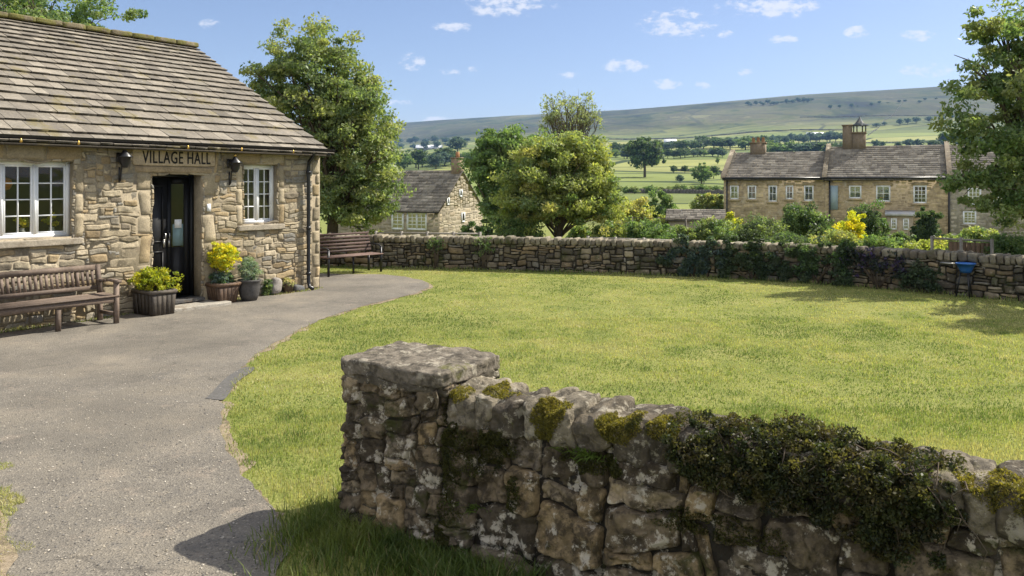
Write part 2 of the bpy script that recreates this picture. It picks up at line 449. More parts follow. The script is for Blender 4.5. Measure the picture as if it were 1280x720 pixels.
alt = mathn(nt, 'ADD', sepn.outputs[2], mathn(nt, 'MULTIPLY', noise(nt, 0.003, 4, 0.6, P2), 90.0))
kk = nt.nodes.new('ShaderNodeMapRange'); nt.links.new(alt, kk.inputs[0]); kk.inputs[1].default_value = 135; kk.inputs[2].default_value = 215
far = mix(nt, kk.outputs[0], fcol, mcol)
dist = nt.nodes.new('ShaderNodeVectorMath'); dist.operation = 'LENGTH'; nt.links.new(P2, dist.inputs[0])
kd = nt.nodes.new('ShaderNodeMapRange'); nt.links.new(dist.outputs['Value'], kd.inputs[0]); kd.inputs[1].default_value = 60; kd.inputs[2].default_value = 130
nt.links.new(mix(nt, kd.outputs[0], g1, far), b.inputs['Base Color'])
bump(nt, b, noise(nt, 60, 4, 0.6, P2), 0.6, 0.02)
M['land'] = m
ZLO = float(V[:, 2].min()); ZHI = float(V[:, 2].max()); print('terrain', ZLO, ZHI)
structure(mb.build('ground', M['land'], smooth_=True))

# haze: an even, pale body of air
def haze(density=0.7e-4):
    hz = MB().box(IDF, -6900, 6900, -6900, 6900, ZLO - 1, ZHI + 12)
    m = bpy.data.materials.new('haze_air'); m.use_nodes = True; nt = m.node_tree
    nt.nodes.remove(nt.nodes['Principled BSDF'])
    pv = nt.nodes.new('ShaderNodeVolumePrincipled')
    pv.inputs['Density'].default_value = density
    pv.inputs['Color'].default_value = (0.33, 0.58, 1.0, 1)
    pv.inputs['Anisotropy'].default_value = 0.1
    nt.links.new(pv.outputs[0], nt.nodes['Material Output'].inputs['Volume'])
    o = hz.build('haze', m); o['kind'] = 'stuff'; o['label'] = 'pale blue summer haze over the valley'; o['category'] = 'haze'
haze()

# ------------------------------------------------------------------ path
def G(px, py):
    d = F * EYE / (py - 230.0); return ((px - 640) / F * d, d)
def pxY(px, Y): return (px - 640) / F * Y
PATH_EDGE = [G(*q) for q in [(398, 342.5), (440, 343), (485, 344), (518, 349), (536, 356), (528, 364), (495, 373), (450, 384), (400, 400), (352, 425), (322, 443), (300, 462),
                             (285, 484), (277, 510), (276, 532), (284, 556), (300, 585), (322, 612), (338, 636), (352, 652), (364, 668), (362, 690), (350, 720)]]
def catmull(pts, n=8):
    out = []
    P = [pts[0]] + list(pts) + [pts[-1]]
    for i in range(1, len(P) - 2):
        p0, p1, p2, p3 = [np.array(P[i + k], float) for k in (-1, 0, 1, 2)]
        for k in range(n):
            t = k / n
            out.append(0.5 * ((2 * p1) + (-p0 + p2) * t + (2 * p0 - 5 * p1 + 4 * p2 - p3) * t * t + (-p0 + 3 * p1 - 3 * p2 + p3) * t ** 3))
    out.append(np.array(pts[-1], float)); return np.array(out)
edge = catmull(PATH_EDGE, 10)
tail = np.array([(-1.15, 3.6), (-1.0, 3.0), (-0.5, 1.5), (-0.4, -6), (-6.0, -6), (-5.4, 1.5), (-4.1, 3.0), (-4.6, 4.1), (-5.0, 4.6), (-5.6, 5.1), (-6.6, 5.4), (-8.5, 4.5), (-14, 2), (-16, 8), (-9, 16.5), (-4.4, 17.9)])
poly = np.concatenate([edge, tail])
def inpoly(x, y, P):
    inside = np.zeros(len(x), bool); n = len(P); j = n - 1
    for i in range(n):
        xi, yi = P[i]; xj, yj = P[j]
        c = ((yi > y) != (yj > y)) & (x < (xj - xi) * (y - yi) / (yj - yi + 1e-12) + xi)
        inside ^= c; j = i
    return inside
import bmesh
def poly_sheet(name, P, z, material):
    bm = bmesh.new(); vs = [bm.verts.new((p[0], p[1], z)) for p in P]
    f = bm.faces.new(vs); bmesh.ops.triangulate(bm, faces=[f])
    bmesh.ops.recalc_face_normals(bm, faces=bm.faces)
    me = bpy.data.meshes.new(name); bm.to_mesh(me); bm.free(); me.materials.append(material)
    o = bpy.data.objects.new(name, me); COL.objects.link(o); return structure(o)
def densify(P, step, amp, seed, off=0.0):
    area = 0.5 * np.sum(P[:, 0] * np.roll(P[:, 1], -1) - np.roll(P[:, 0], -1) * P[:, 1])
    off = off * (-1 if area > 0 else 1)      # positive = outwards
    out = []
    n = len(P)
    for i in range(n):
        a = P[i]; b_ = P[(i + 1) % n]; L = np.linalg.norm(b_ - a); k = max(1, int(L / step))
        d = (b_ - a) / (L + 1e-9); nrm = np.array((-d[1], d[0]))
        for q in range(k):
            c = a + (b_ - a) * q / k
            out.append(c + nrm * off)
    out = np.array(out)
    nz_ = fbm(np.stack([out[:, 0] * 4, out[:, 1] * 4, np.full(len(out), 0.3)], -1), seed, 3)
    nz2_ = fbm(np.stack([out[:, 0] * 4, out[:, 1] * 4, np.full(len(out), 9.3)], -1), seed, 3)
    return out + amp * np.stack([nz_, nz2_], -1)
m, nt, b = mat('path_surface', 0.9, 0.2)
p = pos(nt)
c = ramp(nt, noise(nt, 0.9, 6, 0.7, p), [(0.28, (0.105, 0.094, 0.080)), (0.5, (0.168, 0.150, 0.124)), (0.72, (0.235, 0.202, 0.156))])
c = mix(nt, 1.0, c, ramp(nt, noise(nt, 90, 4, 0.75, p), [(0.3, (0.65,) * 3), (0.5, (1.0,) * 3), (0.72, (1.35,) * 3)]), 'MULTIPLY')
c = mix(nt, ramp(nt, noise(nt, 3.0, 6, 0.75, p), [(0.56, (0,) * 3), (0.68, (0.5,) * 3)]), c, (0.30, 0.245, 0.19))
c = mix(nt, ramp(nt, noise(nt, 2.0, 7, 0.8, p, 0), [(0.36, (0.45,) * 3), (0.43, (0,) * 3)]), c, (0.10, 0.095, 0.09))
vo = nt.nodes.new('ShaderNodeTexVoronoi'); vo.inputs['Scale'].default_value = 75; nt.links.new(p, vo.inputs['Vector'])
vs_ = nt.nodes.new('ShaderNodeSeparateColor'); nt.links.new(vo.outputs['Color'], vs_.inputs[0])
c = mix(nt, ramp(nt, vs_.outputs[0], [(0.93, (0,) * 3), (0.95, (0.4,) * 3)]), c, (0.34, 0.30, 0.24))
c = mix(nt, ramp(nt, vs_.outputs[1], [(0.9, (0,) * 3), (0.92, (0.6,) * 3)]), c, (0.07, 0.065, 0.06))
nt.links.new(c, b.inputs['Base Color'])
pw = nt.nodes.new('ShaderNodeVectorMath'); pw.operation = 'MULTIPLY_ADD'
wv = nt.nodes.new('ShaderNodeTexNoise'); wv.inputs['Scale'].default_value = 2.5; wv.inputs['Detail'].default_value = 4; nt.links.new(p, wv.inputs['Vector'])
nt.links.new(wv.outputs['Color'], pw.inputs[0]); pw.inputs[1].default_value = (.5, .5, 0); nt.links.new(p, pw.inputs[2])
vc = nt.nodes.new('ShaderNodeTexVoronoi'); vc.feature = 'DISTANCE_TO_EDGE'; vc.inputs['Scale'].default_value = 0.55; nt.links.new(pw.outputs[0], vc.inputs['Vector'])
crk = mathn(nt, 'MULTIPLY', ramp(nt, vc.outputs['Distance'], [(0.003, (1,) * 3), (0.007, (0,) * 3)]), ramp(nt, noise(nt, 0.7, 2, 0.5, p), [(0.52, (0,) * 3), (0.58, (.45,) * 3)]))
c = mix(nt, crk, c, (0.05, 0.045, 0.04))
c = mix(nt, ramp(nt, noise(nt, 0.35, 3, 0.6, p), [(0.5, (0,) * 3), (0.62, (.45,) * 3)]), c, (0.11, 0.098, 0.08))
nt.links.new(c, b.inputs['Base Color'])
bump(nt, b, mathn(nt, 'ADD', noise(nt, 120, 5, 0.7, p), vo.outputs['Distance']), 0.9, 0.006)
M['path'] = m
m, nt, b = mat('bare_earth', 0.95, 0.1)
p = pos(nt)
c = ramp(nt, noise(nt, 5, 6, 0.7, p), [(0.3, (0.10, 0.085, 0.055)), (0.5, (0.24, 0.19, 0.13)), (0.7, (0.30, 0.25, 0.18))])
c = mix(nt, 1.0, c, ramp(nt, noise(nt, 80, 4, 0.7, p), [(0.3, (0.6,) * 3), (0.7, (1.3,) * 3)]), 'MULTIPLY')
nt.links.new(c, b.inputs['Base Color']); bump(nt, b, noise(nt, 100, 4, 0.7, p), 0.8, 0.006)
M['earth'] = m
poly_sheet('path_edge', densify(poly, 0.05, 0.16, 3, 0.05), 0.004, M['earth'])
poly_sheet('path', densify(poly, 0.04, 0.07, 8, 0.0), 0.009, M['path'])
vg = np.array([(-2.45, 3.9), (-2.72, 4.3), (-2.95, 4.75), (-3.25, 5.1), (-3.6, 5.5), (-4.6, 5.9), (-6.5, 6.0), (-6.5, 3.0), (-2.3, 3.0)])
poly_sheet('verge', densify(catmull(vg, 6), 0.05, 0.10, 19, 0.0), 0.0145, M['earth'])
# patch of newer tarmac at the lawn edge
pp = densify(catmull([G(*q) for q in [(257, 500), (270, 501), (283, 500), (293, 482), (318, 462), (304, 461), (282, 474), (268, 488), (257, 500)]], 6), .05, .02, 3)
m2 = plain('dark_tarmac', (0.11, 0.104, 0.096), 0.85, 0.3, 0.4, 40, 0, 0.006)
poly_sheet('path_patch', np.array(pp), 0.0135, m2)

# ------------------------------------------------------------------ stone walling
def layout(u0, u1, v0, v1, cu, cv, wr, hr, holes=(), seed=0):
    rg = random.Random(seed)
    nu = max(1, round((u1 - u0) / cu)); nv = max(1, round((v1 - v0) / cv))
    cu = (u1 - u0) / nu; cv = (v1 - v0) / nv
    occ = np.zeros((nv, nu), bool); pieces = []
    for (a, b_, c_, d_) in holes:
        i0 = int(round((a - u0) / cu)); i1 = int(round((b_ - u0) / cu)); j0 = int(round((c_ - v0) / cv)); j1 = int(round((d_ - v0) / cv))
        occ[max(0, j0):max(0, j1), max(0, i0):max(0, i1)] = True
    for jv in range(nv):
        for iu in range(nu):
            if occ[jv, iu]: continue
            w = rg.randint(*wr); h = rg.randint(*hr)
            if h >= hr[1] - 0 and hr[1] > 3: w = max(w, int(wr[1] * 0.55))
            w = min(w, nu - iu); h = min(h, nv - jv)
            k = 1
            while k < w and not occ[jv, iu + k]: k += 1
            w = k
            if nu - iu - w in (1, 2) and not occ[jv, iu + w:].any(): w = nu - iu
            while h > 1 and occ[jv:jv + h, iu:iu + w].any(): h -= 1
            occ[jv:jv + h, iu:iu + w] = True
            pieces.append((u0 + iu * cu, u0 + (iu + w) * cu, v0 + jv * cv, v0 + (jv + h) * cv))
    return pieces
def stone_faces(mb, fr, pieces, nx, ny, gap, prot, back, amp, freq, tints, warp=0.02, seed=0, protv=0.5, mrn=6, warpf=2.2, flat=7, ang=0.0):
    rg = np.random.default_rng(seed)
    for (a, b_, c_, d_) in pieces:
        w = b_ - a; h = d_ - c_
        kx = max(3, int(round(nx * min(1.6, max(.5, w / (h + 1e-6) * .6))))); ky = ny
        p = np.linspace(-1, 1, kx + 1); q = np.linspace(-1, 1, ky + 1)
        p = np.sign(p) * (1 - (1 - abs(p)) ** 1.5); q = np.sign(q) * (1 - (1 - abs(q)) ** 1.5)
        PP, QQ = np.meshgrid(p, q)
        PP = PP.ravel(); QQ = QQ.ravel()
        r = np.maximum(abs(PP), abs(QQ)); lm = (abs(PP) ** mrn + abs(QQ) ** mrn) ** (1 / mrn)
        s_ = np.where(r > 0, r / np.maximum(lm, 1e-9), 1)
        skew = rg.normal(0, 0.06, 4)
        up = PP * s_; vp = QQ * s_
        uu = (a + b_) / 2 + (w / 2 - gap / 2) * up + skew[0] * vp * h * .5 * abs(rg.normal())
        vv = (c_ + d_) / 2 + (h / 2 - gap / 2) * vp + skew[1] * up * min(w, .3) * .3
        pr = prot * (1 + protv * rg.uniform(-1, 1))
        ww = pr * (1 - r ** flat) - back * (r ** 20) + skew[2] * up * prot * 2 + skew[3] * vp * prot * 2
        seedp = rg.uniform(0, 100, 3)
        N = np.stack([uu, vv, ww], -1) * freq + seedp
        if ang: ww = ww + ang * (np.abs(fbm(N * 1.7 + 11, 8, 3)) - .25)
        ww = ww + amp * fbm(N, 1, 4) * (1 - 0.5 * r ** 10)
        uu = uu + amp * 0.8 * fbm(N * 0.8 + 31, 2, 3); vv = vv + amp * 0.8 * fbm(N * 0.8 + 57, 3, 3)
        if warp:
            Wp = np.stack([uu * warpf, vv * warpf, 0 * uu], -1)
            uu, vv = uu + warp * vnoise(Wp, 4) + warp * .55 * vnoise(Wp * 3.3, 14), vv + warp * vnoise(Wp + 9.1, 6) + warp * .55 * vnoise(Wp * 3.3 + 5, 15)
        P = fr(np.stack([uu, vv, ww], -1))
        n1 = kx + 1
        i, j = np.meshgrid(np.arange(ky), np.arange(kx), indexing='ij')
        Q = np.stack([i * n1 + j, i * n1 + j + 1, (i + 1) * n1 + j + 1, (i + 1) * n1 + j], -1).reshape(-1, 4)
        t = np.array(tints[rg.integers(len(tints))]) * rg.uniform(0.75, 1.2)
        mb.add(P, Q, None, t)
def rockbox(mb, fr, c, half, n=10, m=6, amp=0.01, freq=6, tint=(1, 1, 1), seed=0, tilt=0.0, lean=0.0):
    g = np.linspace(-1, 1, n + 1); g = np.sign(g) * (1 - (1 - abs(g)) ** 1.4)
    A_, B_ = np.meshgrid(g, g); A_ = A_.ravel(); B_ = B_.ravel(); O = np.ones_like(A_)
    rg = np.random.default_rng(seed); sp = rg.uniform(0, 90, 3)
    for ax in range(3):
        for sg in (-1, 1):
            P = [None] * 3; P[ax] = O * sg; P[(ax + 1) % 3] = A_; P[(ax + 2) % 3] = B_
            P = np.stack(P, -1)
            lm = (abs(P) ** m).sum(1) ** (1 / m)
            P = P / lm[:, None]
            L = P * np.array(half)
            L = L + amp * np.stack([fbm(L * freq + sp, 1, 4), fbm(L * freq + sp + 33, 2, 4), fbm(L * freq + sp + 66, 3, 4)], -1)
            ct, st = math.cos(tilt), math.sin(tilt)
            L = np.stack([L[:, 0] * ct - L[:, 1] * st, L[:, 0] * st + L[:, 1] * ct, L[:, 2]], -1)
            if lean:
                cl, sl = math.cos(lean), math.sin(lean)
                L = np.stack([L[:, 0], L[:, 1] * cl - L[:, 2] * sl, L[:, 1] * sl + L[:, 2] * cl], -1)
            W = fr(L + np.array(c))
            n1 = n + 1
            i, j = np.meshgrid(np.arange(n), np.arange(n), indexing='ij')
            Q = np.stack([i * n1 + j, i * n1 + j + 1, (i + 1) * n1 + j + 1, (i + 1) * n1 + j], -1).reshape(-1, 4)
            if sg < 0: Q = Q[:, ::-1]
            mb.add(W, Q, None, tint)

# ------------------------------------------------------------------ foliage
def leaves(mb, C, size, tint, up=0.3, seed=0, ratio=0.5):
    """rhombic leaves at centres C"""
    rg = np.random.default_rng(seed); n = len(C)
    N = rg.normal(0, 1, (n, 3)); N[:, 2] = N[:, 2] * 0.8 + up; N /= np.linalg.norm(N, axis=1)[:, None]
    T = rg.normal(0, 1, (n, 3)); T -= (T * N).sum(1)[:, None] * N; T /= np.linalg.norm(T, axis=1)[:, None]
    B = np.cross(N, T)
    s = (size * rg.uniform(0.6, 1.3, n))[:, None]
    fold = N * s * 0.12
    V = np.stack([C - T * s, C + B * s * ratio + fold, C + T * s, C - B * s * ratio + fold], 1).reshape(-1, 3)
    Q = np.arange(n * 4).reshape(-1, 4)
    mb.add(V, Q, None, np.repeat(tint, 4, 0))
def clump_points(ells, nclump, seed, shell=0.45):
    rg = np.random.default_rng(seed)
    vol = np.array([e[3] * e[4] * e[5] for e in ells]) ** 0.8; pr = vol / vol.sum()
    k = rg.choice(len(ells), nclump, p=pr)
    E = np.array(ells)[k]
    d = rg.normal(0, 1, (nclump, 3)); d /= np.linalg.norm(d, axis=1)[:, None]
    r = rg.uniform(0, 1, nclump) ** shell
    r = r * (1 + 0.12 * rg.normal(0, 1, nclump))
    return E[:, :3] + d * E[:, 3:] * r[:, None]
def foliage(mb, ells, nclump, cr, nleaf, size, cols, seed, shell=0.45, up=0.3, flat=0.6, twig=None, ratio=0.5):
    cols = np.array(cols) * np.array((2.4, 2.25, 4.2))
    rg = np.random.default_rng(seed + 5)
    CC = clump_points(ells, nclump, seed, shell)
    cidx = rg.integers(0, nclump, nleaf)
    off = rg.normal(0, 1, (nleaf, 3)); off /= np.linalg.norm(off, axis=1)[:, None]
    off *= (rg.uniform(0, 1, nleaf) ** 0.5)[:, None]
    crs = cr * rg.uniform(0.5, 1.45, nclump)
    P = CC[cidx] + off * crs[cidx][:, None] * np.array((1, 1, flat))
    cols = np.array(cols); cc = cols[rg.integers(0, len(cols), nclump)]
    tnt = cc[cidx] * 0.65 + cols[rg.integers(0, len(cols), nleaf)] * 0.35
    tnt = tnt * rg.uniform(0.7, 1.3, (nleaf, 1))
    leaves(mb, P, size, tnt, up, seed + 9, ratio)
    return CC
OLIVE = [(0.105, 0.135, 0.030), (0.075, 0.11, 0.026), (0.14, 0.155, 0.036), (0.060, 0.09, 0.026)]
GREEN = [(0.055, 0.095, 0.020), (0.075, 0.12, 0.026), (0.045, 0.075, 0.018), (0.10, 0.13, 0.03)]
DARK = [(0.022, 0.038, 0.012), (0.035, 0.055, 0.015), (0.045, 0.06, 0.02)]
YGREEN = [(0.16, 0.18, 0.03), (0.12, 0.15, 0.03), (0.20, 0.19, 0.04)]
YELLOW = [(0.29, 0.28, 0.010), (0.22, 0.24, 0.010), (0.14, 0.18, 0.014), (0.33, 0.29, 0.010)]
BLUEG = [(0.04, 0.065, 0.035), (0.055, 0.08, 0.04), (0.03, 0.05, 0.03)]

def tree(name, label, base, ells, nclump, cr, nleaf, size, cols, seed, trunk_r=0.15, nbr=30, fork=0.35, lean=(0, 0), group=None, shell=0.45, cat='tree', flat=0.6, up=0.3, multi=1):
    rg = random.Random(seed)
    root = thing(name, label, cat, base, group)
    base = np.array(base, float)
    E = np.array([(e[0] + base[0], e[1] + base[1], e[2] + base[2], e[3], e[4], e[5]) for e in ells])
    mbl = MB(); CC = foliage(mbl, E, nclump, cr, nleaf, size, cols, seed, shell, up, flat)
    top = E[:, :3].mean(0); ztop = (E[:, 2] + E[:, 5]).max()
    mt = MB()
    zf = base[2] + (ztop - base[2]) * fork
    axis = []
    for k in range(9):
        f = k / 8
        z = base[2] - 0.15 + (ztop * 0.97 - base[2]) * f * 0.80
        cxy = base[:2] * (1 - f) + top[:2] * f + np.array([0.1 * math.sin(3 * f + seed), 0.08 * math.cos(4 * f + seed)]) * (ztop - base[2]) * 0.15 * f
        axis.append(np.array((cxy[0], cxy[1], z)))
    rads = [trunk_r * (1.35 if k == 0 else 1) * (1 - 0.9 * k / 8) for k in range(9)]
    mt.tube(axis, rads, 10)
    idx = list(range(len(CC))); rg.shuffle(idx)
    for q in idx[:nbr]:
        c = CC[q]
        f = min(0.88, max(fork, (c[2] - base[2]) / (ztop - base[2]) * rg.uniform(0.45, 0.8)))
        k = f * 8; k0 = int(k); a = axis[k0] * (1 - (k - k0)) + axis[min(8, k0 + 1)] * (k - k0)
        L = np.linalg.norm(c - a)
        m1 = a * 0.6 + c * 0.4 + np.array((rg.uniform(-.1, .1), rg.uniform(-.1, .1), 0.10)) * L
        m2_ = a * 0.25 + c * 0.75 + np.array((rg.uniform(-.08, .08), rg.uniform(-.08, .08), 0.08)) * L
        r0 = trunk_r * (1 - 0.85 * f) * 0.6
        mt.tube([a, m1, m2_, c], [r0, r0 * 0.6, r0 * 0.35, r0 * 0.12], 5)
        for _ in range(2):
            e = c + np.array([rg.gauss(0, cr), rg.gauss(0, cr), rg.gauss(0.1, cr)]) * 0.55
            mt.tube([m2_, (m2_ + e) / 2 + np.array((0, 0, 0.05 * L)), e], [r0 * 0.25, r0 * 0.15, r0 * 0.06], 4)
    mt.build('trunk', M['bark'], root, True)
    mbl.build('crown', M['leaf'], root)
    return root
def shrub(name, label, base, ells, nclump, cr, nleaf, size, cols, seed, group=None, cat='shrub', up=0.3, stems=True, ratio=0.5, shell=0.45):
    root = thing(name, label, cat, base, group)
    base = np.array(base, float)
    E = [(e[0] + base[0], e[1] + base[1], e[2] + base[2], e[3], e[4], e[5]) for e in ells]
    mbl = MB(); CC = foliage(mbl, E, nclump, cr, nleaf, size, cols, seed, shell, up, 0.8, ratio=ratio)
    if stems:
        mt = MB(); rg = random.Random(seed)
        for k in range(min(12, nclump)):
            c = CC[k]; mid = base * .5 + c * .5 + np.array((0, 0, abs(c[2] - base[2]) * .15))
            r0 = 0.012 + 0.01 * abs(c[2] - base[2])
            mt.tube([base + np.array((rg.uniform(-.05, .05), rg.uniform(-.05, .05), -.05)), mid, c], [r0, r0 * .6, r0 * .2], 5)
        mt.build('stem', M['bark'], root, True)
    mbl.build('foliage', M['leaf'], root)
    return root

#@@STRUCT@@
# ------------------------------------------------------------------ near pier and wall
WD3 = np.array((WD.x, WD.y, 0)); WN = np.array((WD.y, -WD.x, 0.0))      # WN points to the camera side
if WN[1] > 0: WN = -WN
PL = np.array((-1.075, 4.99, 0.0))                                     # left corner of the pier front
PW = 0.80; PD = 0.60; PH = 0.93
NEAR_T = [(0.25, 0.19, 0.12), (0.155, 0.12, 0.078), (0.32, 0.25, 0.16), (0.21, 0.168, 0.118), (0.33, 0.24, 0.13), (0.12, 0.094, 0.062)]
pier = thing('gate_pier', 'square rubble stone gate pier with flat slab cap at the end of the mossy wall', 'gate pier', tuple(PL + WD3 * PW / 2 - WN * PD / 2))
rc = 0.05
def perim(P):
    """u runs round the pier: front, right side, back, left"""
    P = np.asarray(P, float); u = P[:, 0]; out = np.zeros_like(P)
    hw, hd = PW / 2 - 0.012, PD / 2 - 0.012
    L1 = 2 * hw; L2 = 2 * hd; per = 2 * (L1 + L2)
    u = np.mod(u, per)
    # rounded rectangle by evaluating the sharp one with a small running average
    def sharp(u):
        u = np.mod(u, per)
        x = np.select([u < L1, u < L1 + L2, u < 2 * L1 + L2], [u - hw, hw, hw - (u - L1 - L2)], -hw)
        y = np.select([u < L1, u < L1 + L2, u < 2 * L1 + L2], [-hd, -hd + (u - L1), hd], hd - (u - 2 * L1 - L2))
        return x, y
    xs = 0; ys = 0
    for k in (-1, -.5, 0, .5, 1):
        a, b_ = sharp(u + k * rc); xs = xs + a / 5; ys = ys + b_ / 5
    a, b_ = sharp(u + 0.06); c_, d_ = sharp(u - 0.06)
    tx, ty = a - c_, b_ - d_; L = np.hypot(tx, ty) + 1e-9
    nx_, ny_ = ty / L, -tx / L
    xs = xs + nx_ * P[:, 2]; ys = ys + ny_ * P[:, 2]
    c0 = PL + WD3 * PW / 2 - WN * PD / 2
    flare = 1 + 0.05 * np.clip((0.5 - P[:, 1]) / 0.5, 0, 1)
    return c0 + (xs * flare)[:, None] * WD3 - (ys * flare)[:, None] * WN + np.stack([0 * u, 0 * u, P[:, 1]], -1)
mb = MB()
per = 2 * (2 * (PW / 2 - 0.012) + 2 * (PD / 2 - 0.012))
pc = layout(0, per, -0.05, PH, 0.04, 0.04, (2, 7), (2, 4), seed=5)
stone_faces(mb, perim, pc, 19, 16, 0.003, 0.020, 0.022, 0.022, 11, NEAR_T, 0.028, 21, 0.9, 7, 3.5, 16, 0.05)
uu = np.linspace(0, per, 60); vv = np.array([-0.1, 0.2, 0.5, PH])
UU, VV = np.meshgrid(uu, vv)
i, j = np.meshgrid(np.arange(3), np.arange(59), indexing='ij')
mb.add(perim(np.stack([UU.ravel(), VV.ravel(), -0.006 + 0 * UU.ravel()], -1)), np.stack([i * 60 + j, i * 60 + j + 1, (i + 1) * 60 + j + 1, (i + 1) * 60 + j], -1).reshape(-1, 4), None, (0.10, 0.085, 0.06))
PIERV = np.concatenate(mb.v)
mb.build('masonry', M['near_stone'], pier, True)
mb = MB()
cc = PL + WD3 * PW / 2 - WN * PD / 2
cf = frame(cc, WD3, -WN)
rockbox(mb, cf, (0, PH + 0.045, 0), (PW / 2 + 0.018, 0.050, PD / 2 + 0.025), 80, 10, 0.024, 9, (0.20, 0.17, 0.13), 4)
rockbox(mb, cf, (0.01, PH - 0.018, 0), (PW / 2 + 0.008, 0.034, PD / 2 + .016), 50, 7, 0.026, 10, (0.13, 0.11, 0.08), 9)
mb.build('cap', M['coping_stone'], pier, True)

WF = PL + WD3 * PW - WN * 0.05                                          # wall front line start
WLEN = 5.2; WT = 0.36; WH = 0.73
nwall = thing('stone_wall', 'foreground dry stone wall with upright coping stones and moss, running right from the pier', 'wall', tuple(WF + WD3 * WLEN / 2 - WN * 0.2))
def wallfr(P):
    P = np.asarray(P, float)
    bat = 0.10 * (1 - P[:, 1] / 0.75)
    return WF + P[:, :1] * WD3 + np.stack([0 * bat, 0 * bat, P[:, 1]], -1) + (P[:, 2] + bat)[:, None] * WN
mb = MB()
pc = layout(-0.02, WLEN, -0.06, WH, 0.05, 0.047, (4, 11), (2, 5), seed=14)
pc = [q for q in pc]
stone_faces(mb, wallfr, pc, 34, 26, 0.004, 0.030, 0.05, 0.034, 6, NEAR_T, 0.038, 33, 0.9, 9, 2.6, 24, 0.085)
NWV = np.concatenate(mb.v)
mb.box(lambda P: wallfr(P), -0.05, WLEN, -0.1, WH, -WT + 0.03, -0.02, (0.035, 0.03, 0.022))
backfr = lambda P: WF + np.asarray(P)[:, :1] * WD3 + np.stack([0 * P[:, 1], 0 * P[:, 1], P[:, 1]], -1) - (np.asarray(P)[:, 2] + WT + 0.06 * (1 - P[:, 1] / 0.75))[:, None] * WN
pb = layout(0, WLEN, 0, WH, 0.06, 0.06, (3, 8), (1, 3), seed=15)
stone_faces(mb, backfr, pb, 6, 5, 0.012, 0.03, 0.05, 0.02, 5, NEAR_T, 0.02, 35)
mb.build('masonry', M['near_stone'], nwall, True)
mb = MB()
rg = random.Random(3); s_ = 0.02; k = 0
while s_ < WLEN:
    w = rg.choice([0.07, 0.09, 0.12, 0.16, 0.21])
    hh = rg.uniform(0.10, 0.115); z0 = WH + hh - 0.02 + rg.uniform(-.01, .01)
    t = np.array(rg.choice([(0.19, 0.16, 0.115), (0.14, 0.115, 0.08), (0.11, 0.09, 0.065), (0.23, 0.195, 0.14)])) * rg.uniform(.75, 1.15)
    rockbox(mb, lambda P: WF + P[:, :1] * WD3 + np.stack([0 * P[:, 1], 0 * P[:, 1], P[:, 1]], -1) + (P[:, 2])[:, None] * WN,
            (s_ + w / 2, z0, -WT / 2 + 0.02 + rg.uniform(-.015, .015)), (w / 2 + 0.014, hh, WT / 2 + 0.03), 30, 5.5, 0.038, 8, t, 100 + k, tilt=rg.uniform(-.04, .22), lean=rg.uniform(-.04, .04))
    s_ += w * 0.98; k += 1
COPV = np.concatenate(mb.v)
mb.build('coping', M['coping_stone'], nwall, True)

def wallpt(s, z, o): return WF + WD3 * s + WN * o + np.array((0, 0, z))
def mossify(verts, s0, z0, o0, rs, rz, ro, n, seed, cols, size=.0075):
    """moss cushions grown on the stone surface itself"""
    rg = np.random.default_rng(seed); c = wallpt(s0, z0, o0); D = verts - c
    ls = D @ WD3 / rs; lo_ = D @ WN / ro; lz = D[:, 2] / rz
    d = np.sqrt(ls ** 2 + lo_ ** 2 + lz ** 2) + .55 * fbm(verts * 11 + seed, seed, 3)
    cand = verts[d < 1.0]
    mb = MB()
    if not len(cand): cand = c[None]
    P = cand[rg.integers(0, len(cand), n)]
    lump = .010 * (fbm(P * 30, seed + 3, 2) + .6)
    out = WN * .7 + np.array((0, 0, .7))
    P = P + out * (lump * rg.uniform(.2, 1, n))[:, None] + rg.normal(0, .004, (n, 3))
    cols = np.array(cols); f = np.clip(.5 + .6 * fbm(P * 14, 4, 3) + rg.normal(0, .12, n), 0, .999) * len(cols)
    leaves(mb, P, size, cols[f.astype(int)] * rg.uniform(.7, 1.25, (n, 1)), .5, seed, 0.35)
    return mb
MOSS = [(0.20, 0.17, 0.03), (0.15, 0.135, 0.03), (0.25, 0.205, 0.04), (0.09, 0.09, 0.025)]
DMOSS = [(0.05, 0.05, 0.012), (0.075, 0.075, 0.018), (0.03, 0.034, 0.01)]
for (s0, z0, o0, rs, rz, ro, n, sd_) in [(0.68, 0.90, 0.02, 0.10, 0.09, 0.12, 9000, 1), (0.66, 0.78, 0.06, 0.055, 0.13, 0.06, 5000, 8), (1.10, 0.90, 0.02, 0.13, 0.09, 0.12, 10000, 2), (1.32, 0.90, -0.03, 0.09, 0.07, 0.12, 5000, 3),
                                          (2.76, 0.90, -0.0, 0.18, 0.10, 0.14, 11000, 4), (0.10, 0.92, -0.02, 0.09, 0.06, 0.12, 4000, 5), (0.32, 0.96, -0.1, 0.12, 0.05, 0.12, 3000, 6)]:
    mossify(COPV, s0, z0, o0, rs, rz, ro, n, sd_, MOSS).build('moss', M['leaf'], nwall)
for (s0, z0, o0, rs, rz, ro, n, sd_) in [(0.14, 0.62, 0.06, 0.24, 0.14, 0.1, 9000, 11), (0.04, 0.38, 0.08, 0.10, 0.30, 0.1, 9000, 12), (0.36, 0.68, 0.07, 0.18, 0.06, 0.1, 4000, 13), (0.95, 0.68, 0.06, 0.2, 0.05, 0.1, 5000, 14), (0.5, 0.45, 0.06, 0.06, 0.12, 0.1, 2500, 15), (1.6, 0.5, 0.06, 0.3, 0.06, 0.1, 4000, 16)]:
    mossify(NWV, s0, z0, o0, rs, rz, ro, n, sd_, DMOSS).build('moss', M['leaf'], nwall)
